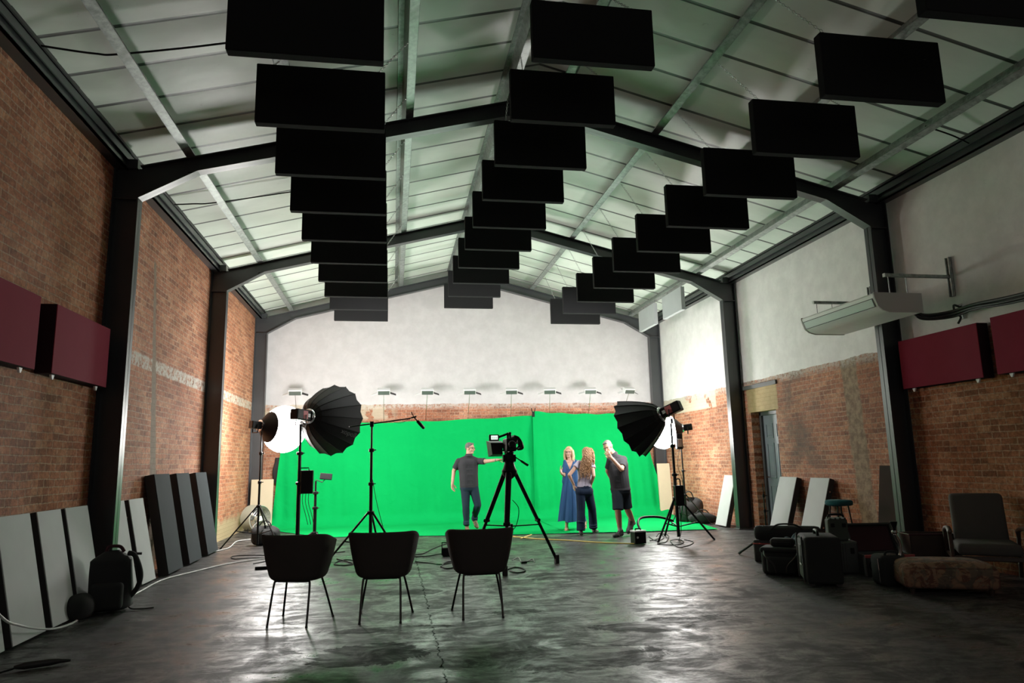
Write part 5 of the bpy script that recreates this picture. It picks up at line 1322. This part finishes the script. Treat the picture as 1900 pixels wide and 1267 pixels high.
b = NB(); slab(b, .05, D-.05, .02, .10, .0, .005); slab(b, .05, D-.05, .90, .98, .0, .005); slab(b, .045, .058, .02, .98, 0, .005); slab(b, D-.058, D-.045, .02, .98, 0, .005); obj('louvre_gap', b, M_RUB, lv)
for ya, lab, plz in ((7.70, 'nearer', (3.40, 3.92)), (9.24, 'farther', (3.40, 3.92))):
    a = thing('bracket_arm', f'galvanised bracket arm holding the air conditioner, {lab} of the two', 'bracket', (XWR, ya, 3.66), 0, 'bracket arms of the air conditioner')
    b = NB(); rbox(b, -.03, -.002, -.035, .035, -.26, .26, .004, 1)
    for q in (-.03, .025): rbox(b, -.05, -.03, q-.005, q+.01, -.26, .26, .003, 1)
    obj('wall_channel', b, M_GALV, a)
    b = NB(); rbox(b, -.98, -.03, -.021, .021, -.02, .022, .003, 1); obj('arm', b, M_GALV, a)
    b = NB(); rbox(b, -.988, -.978, -.023, .023, -.022, .024, .002, 1); obj('end_cap', b, M_WHITE2, a)
    for x in (-.93, -.68):
        b = NB(); tube(b, [(x, 0, -.02), (x, .0, AZ1-3.66-.004)], .006, 6); obj('threaded_rod', b, M_CHROME, a)
# bundle of pipes running along the wall
t = thing('pipe_bundle', 'dark lagged pipe bundle along the right wall, from the air conditioner to the picture edge', 'pipe', (XWR-.02, 7.6, 3.16))
pts = [V((-.42, .30, .12)), V((-.37, .28, .04)), V((-.25, .22, -.02)), V((-.09, .02, .0)), V((-.09, -.35, .0)), V((-.09, -.9, -.02)), V((-.09, -2.2, -.05))]
for k, (dx, dz, r_) in enumerate(((0, 0, .028), (-.035, .03, .02), (-.02, -.03, .016), (-.05, -.01, .014))):
    b = NB(); tube(b, bez([p+V((dx, 0, dz+.012*math.sin(3*i+k))) for i, p in enumerate(pts)], 8), r_, 8); obj('pipe', b, M_RUB, t, 180)
b = NB(); tube(b, bez([(-.02, .0, .08), (-.10, .0, .10), (-.11, -.02, .0), (-.05, -.03, -.06), (-.09, -.02, -.14)], 6), .014, 6); obj('strap', b, M_RUB, t)
b = NB(); rbox(b, -.012, 0, -.03, .03, -.08, .12, .003, 1); obj('wall_clip', b, M_CHROME, t)

# ---------------------------------------------------------------- corner of the end wall, left
t = thing('drum_fan', 'grey-green drum fan with a silver grille in the far left corner', 'fan', (on_y(474, 965, 16.75).x, 16.75, 0), R(48)); t.scale = (.76, .76, .76)
Mf = T(0, 0, .40) @ RX(R(90))
b = NB(); lathe(b, [(.36, -.22), (.38, -.20), (.38, .20), (.36, .22)], 36, Mf, cap=False); lathe(b, [(.345, -.22), (.345, .22)], 36, Mf, cap=False); obj('drum', b, M_DRUM, t, 40)
b = NB()
for r_ in (.07, .14, .21, .28, .35): tube(b, [Mf @ V((r_*math.cos(2*PI*k/32), r_*math.sin(2*PI*k/32), .225)) for k in range(32)], .004, 5, True)
for k in range(18):
    a = 2*PI*k/18; tube(b, [Mf @ V((.05*math.cos(a), .05*math.sin(a), .228)), Mf @ V((.355*math.cos(a), .355*math.sin(a), .222))], .004, 5)
obj('grille', b, M_CHROME, t)
b = NB(); lathe(b, [(.075, .22), (.07, .245), (.02, .25)], 20, Mf); obj('hub', b, M_WHITE2, t, 40)
for k in range(4):
    a = k*PI/2; b = NB(); c_, s_ = math.cos(a), math.sin(a)
    P = [Mf @ V((c_*r_-s_*w_, s_*r_+c_*w_, z_)) for r_, w_, z_ in ((.06, -.05, .05), (.30, -.12, .08), (.31, .10, -.04), (.06, .05, -.03))]; poly(b, P+[p+V((0, .006, 0)) for p in P], BOXF); obj('blade', b, M_CHROME, t)
for s in (-1, 1):
    b = NB(); tube(b, [(s*.25, -.24, .012), (s*.25, .24, .012)], .014, 8); tube(b, [(s*.25, 0, .012), (s*.25, 0, .13)], .014, 8); obj('stand_foot', b, M_BLKM, t)
t = thing('beige_board', 'beige board leaning on the far left steel column behind the drum fan', 'board', (-3.02, 17.44, 0))
b = NB(); M = RX(R(-4)); rbox(b, -.25, .25, -.03, .03, .004, 1.14, .008, 1, M); obj('board', b, M_BEIGE, t)
b = NB(); rbox(b, -.26, -.245, -.035, .035, .004, 1.14, .003, 1, M); obj('edge', b, M_BLK, t)
t = thing('beige_board', 'beige board leaning on the far right steel column beside the green cloth', 'board', (6.94, 17.46, 0))
b = NB(); rbox(b, -.17, .17, -.03, .03, .004, 1.30, .008, 1, RX(R(-4))); obj('board', b, M_BEIGE, t)
t = thing('hanging_coat', 'dark coat hanging on the end wall at the left edge of the green cloth', 'clothing', (-2.66, 17.85, 1.02))
def coat(u, v):
    a = 2*PI*u; r_ = .13+.05*math.sin(PI*v)+.02*math.sin(5*a+6*v); return V((r_*math.cos(a), -.02+.5*r_*math.sin(a), .62-.62*v))
b = NB(); grid(b, coat, 24, 14); obj('cloth', b, M_BAG, t, 180)
b = NB(); tube(b, bez([(0, -.02, .60), (0, .02, .68), (0, .12, .68)], 5), .008, 6); obj('hook', b, M_CHROME, t)

# ---------------------------------------------------------------- backpack by the nearest left column
t = thing('backpack', 'black backpack on the floor against the nearest left column, strap hanging loose', 'backpack', (-2.86, 8.12, 0), R(12))
b = NB()
def bp(u, v):
    a = 2*PI*u; w = v; c, s = math.cos(a), math.sin(a); e = .55
    k = (1-.10*w-.75*max(0, w-.86)/.14*.8)*(min(1, w/.06)**.5 if w < .06 else 1)
    k *= 1+.05*math.sin(3*a+5*w)
    return V((.205*k*math.copysign(abs(c)**e, c), .155*k*math.copysign(abs(s)**e, s)*(1.15-.25*w), .60*w))
grid(b, bp, 40, 26); bmesh.ops.remove_doubles(b, verts=b.verts[:], dist=1e-4); obj('body', b, M_BAG, t, 180)
b = NB(); rbox(b, -.16, .14, -.23, -.12, .04, .30, .04, 3); obj('front_pocket', b, M_BAG, t, 60)
b = NB(); tube(b, bez([(-.06, .0, .58), (-.04, -.02, .64), (.06, -.02, .64), (.10, 0, .585)], 6), .018, 8); obj('grab_handle', b, M_LINING, t)
b = NB(); pts = bez([(.14, -.03, .57), (.21, -.05, .54), (.275, -.06, .36), (.25, -.06, .22), (.17, -.05, .12)], 8); tube(b, pts, [.016]+[.026]*(len(pts)-2)+[.014], 8); obj('shoulder_strap', b, M_BAG, t, 180)
b = NB(); tube(b, [(.17, -.02, .56), (.27, -.02, .555)], .013, 8); obj('buckle', b, M_RUB, t)
b = NB(); tube(b, bez([(.17, -.05, .13), (.19, -.07, .03), (.30, -.10, .012), (.42, -.09, .012)], 6), .008, 6); obj('loose_end', b, M_RUB, t)
t = thing('dark_bundle', 'dark soft bundle slumped left of the backpack', 'bag', (-3.02, 7.80, 0), R(5))
b = NB()
def bu(u, v):
    a = 2*PI*u; w = PI*(v-.5); k = abs(math.cos(w))**.6*(1+.08*math.sin(3*a+4*v)); return V((.13*k*math.cos(a), .19*k*math.sin(a), max(0, .11+.12*math.sin(w))))
grid(b, bu, 28, 14); bmesh.ops.remove_doubles(b, verts=b.verts[:], dist=1e-4); obj('body', b, M_BAG, t, 180)

# ---------------------------------------------------------------- cables and small things on the floor
def cable(label, pts, r=.008, m=M_CABLE, name='cable', group=None, cat='cable', n=10):
    """floor points measured in the photo"""
    P = [(on_z(*p) if len(p) == 2 else V(p)) for p in pts]; o_ = P[-1].copy(); o_.z = 0
    Q = [V((p.x-o_.x, p.y-o_.y, r+.001 if p.z < .02 else p.z)) for p in P]
    b = NB(); tube(b, bez(Q, n), r, 6); o = obj(name, b, m, smooth=180); o.location = o_; tag(o, label, cat, group); return o
cable('white cable running along the foot of the left wall past the backpack', [(-2.98, 5.7, .75), on_x(0, 1142, -2.97), on_x(35, 1160, -2.97), on_x(90, 1167, -2.96), (130, 1160), (165, 1140), (250, 1104), (300, 1078), (360, 1062), (430, 1046), (520, 1034)], .010, M_CABW)
cable('pale cable from the left lantern stand towards the dark slate panels', [(398, 1024), (425, 1017), (440, 1005), (470, 1001)], .010, M_CABW)
cable('thin black cable looping on the floor left of the left chair', [(520, 1036), (470, 1036), (435, 1038), (432, 1033), (470, 1031), (540, 1033), (600, 1036)], .008)
cable('black cable behind the left chair, second loop', [(470, 1047), (490, 1043), (520, 1038), (560, 1040), (600, 1030), (640, 1024)], .008)
cable('black cable coil between the left and middle chairs', [(625, 1038), (640, 1042), (655, 1047), (640, 1050), (620, 1048), (632, 1041), (652, 1040), (668, 1046)], .009)
cable('black cable crossing the gap between the middle and right chairs, upper strand', [(770, 1030), (785, 1028), (805, 1018), (832, 1008)], .008)
cable('black cable crossing the gap between the middle and right chairs, lower strand', [(765, 1034), (790, 1033), (815, 1029), (840, 1027)], .008)
cable('black cable with plug lying between the middle and right chairs', [(770, 1043), (800, 1046), (815, 1048), (835, 1046), (850, 1040)], .008)
cable('black cable coil left of the foot of the right chair', [(818, 1053), (826, 1045), (840, 1044), (845, 1052), (830, 1056), (818, 1052)], .009)
cable('black cable coil beside the middle tripod leg', [(942, 1058), (955, 1054), (970, 1056), (974, 1061), (960, 1064), (946, 1061)], .010)
cable('thin grey cable curling on the floor by the right tripod leg', [(950, 1040), (962, 1035), (968, 1043), (980, 1041), (988, 1037), (992, 1044)], .006, M_CABW)
cable('yellow cable lying along the front edge of the green cloth', [(940, 995), (958, 997), (1000, 1001), (1060, 1004), (1120, 1008), (1180, 1010)], .011, M_CABY)
cable('short yellow tape strip by the tripod at the edge of the green cloth', [(966, 1000), (978, 996), (986, 993)], .011, M_CABY)
cable('thick black cable arching from the power box over the green cloth', [(4.22, 11.86, .20), (4.26, 12.1, .32), (4.45, 12.4, .38), (4.8, 12.5, .37), (5.05, 12.4, .30)], .022)
cable('black cable tangle under the right front light stand', [(1206, 1004), (1222, 1000), (1226, 992), (1240, 994), (1236, 1006), (1220, 1010), (1250, 1012), (1268, 1008), (1262, 1002), (1244, 1004), (1258, 1016), (1280, 1012), (1286, 1006), (1270, 1002)], .008)
cable('black cable loop on the floor right of the power box', [(1204, 996), (1212, 1002), (1222, 1004), (1232, 998), (1224, 990), (1218, 996)], .008)
cable('black cable hanging from the boom stand to the floor', [(pm.x+.02, YM, 1.2), (pm.x+.10, YM+.02, .80), (pm.x+.22, YM+.1, .35), (pm.x+.30, YM+.15, .04), (pm.x+.5, YM, .012)], .006)
def adaptor(label, loc, L, W, H, rz):
    t = thing('power_adaptor', label, 'adaptor', loc, rz)
    b = NB(); rbox(b, -L/2, L/2, -W/2, W/2, .002, H, .008, 2); obj('body', b, M_BLK, t)
    b = NB(); tube(b, bez([(L/2, 0, H/2), (L/2+.08, .01, .012), (L/2+.16, .05, .010)], 5), .006, 6); obj('lead', b, M_CABLE, t)
p_ = on_z(487, 1056); adaptor('small black power adaptor on the floor left of the left chair', (p_.x, p_.y, 0), .20, .09, .045, .1)
p_ = on_z(972, 1045); adaptor('tiny black plug on the floor right of the video tripod', (p_.x, p_.y, 0), .09, .05, .03, .3)
t = thing('hand_tool', 'dark tool with cable lying on the floor at bottom left', 'tool', (-2.55, 5.98, 0), R(20))
b = NB(); tube(b, [(-.16, 0, .028), (-.10, 0, .030), (.06, .01, .03), (.12, .012, .03), (.19, .02, .022)], [.012, .026, .026, .018, .010], 10); obj('body', b, M_RUB, t, 60)
b = NB(); tube(b, bez([(-.16, 0, .02), (-.28, -.05, .01), (-.42, -.02, .01), (-.6, -.12, .01)], 6), .007, 6); obj('lead', b, M_CABLE, t)
# loose wire strung under the roof on the left
for pts, lab in (([(XWL+.22, 6.35, 5.20), (-2.75, 6.45, 5.22), (-2.5, 6.5, 5.27), (-1.5, 6.55, 5.52), (-.6, 6.6, 5.85)], 'thin black wire strung under the roof from the left eave, nearest bay'), ([(XWL+.22, 10.3, 5.2), (-2.9, 10.35, 5.24), (-2.55, 10.4, 5.30), (-1.2, 10.5, 5.62)], 'thin black wire strung under the roof from the left eave, second bay'), ([(6.3, 6.9, 5.30), (6.7, 6.95, 5.23), (6.98, 7.0, 5.16)], 'thin black wire strung under the roof from the right eave')):
    b = NB(); o_ = V(pts[0]); tube(b, bez([V(p)-o_ for p in pts], 8), .010, 6); o = obj('roof_wire', b, M_CABLE, smooth=180); o.location = o_; tag(o, lab, 'wire')
# ---------------------------------------------------------------- light
w = bpy.data.worlds.new('world'); S.world = w; w.use_nodes = True
w.node_tree.nodes['Background'].inputs[0].default_value = (.5, .55, .6, 1); w.node_tree.nodes['Background'].inputs[1].default_value = .05
def area(loc, to, size, power, c=(1, 1, 1), sy=None, shape='RECTANGLE'):
    l = bpy.data.lights.new('lamp', 'AREA'); l.energy = power; l.color = c; l.shape = shape; l.size = size
    if shape in ('RECTANGLE', 'ELLIPSE'): l.size_y = sy or size
    o = bpy.data.objects.new('lamp', l); COL.objects.link(o); o.location = loc
    o.rotation_euler = (V(to)-V(loc)).to_track_quat('-Z', 'Y').to_euler(); return o
area((2.0, 13.5, 4.3), (2.0, 17.2, 1.0), 6., 110, (1, 1, .98), 1.)  # added unseen overhead light to brighten the green cloth
area((2.0, 15.2, 2.9), (2.0, 10.5, 6.3), 4., 75, (.86, 1, .88), 1.2)  # added unseen greenish uplight, stands in for bounce onto the roof
area((2.0, -2.5, 3.5), (2.0, 8, 2.), 6., 26, (1, .97, .93), 3.)  # added unseen fill from behind the camera, lifts the near half
S.view_settings.view_transform = 'Standard'; S.view_settings.look = 'None'; S.view_settings.exposure = 0.; S.view_settings.gamma = 1.25
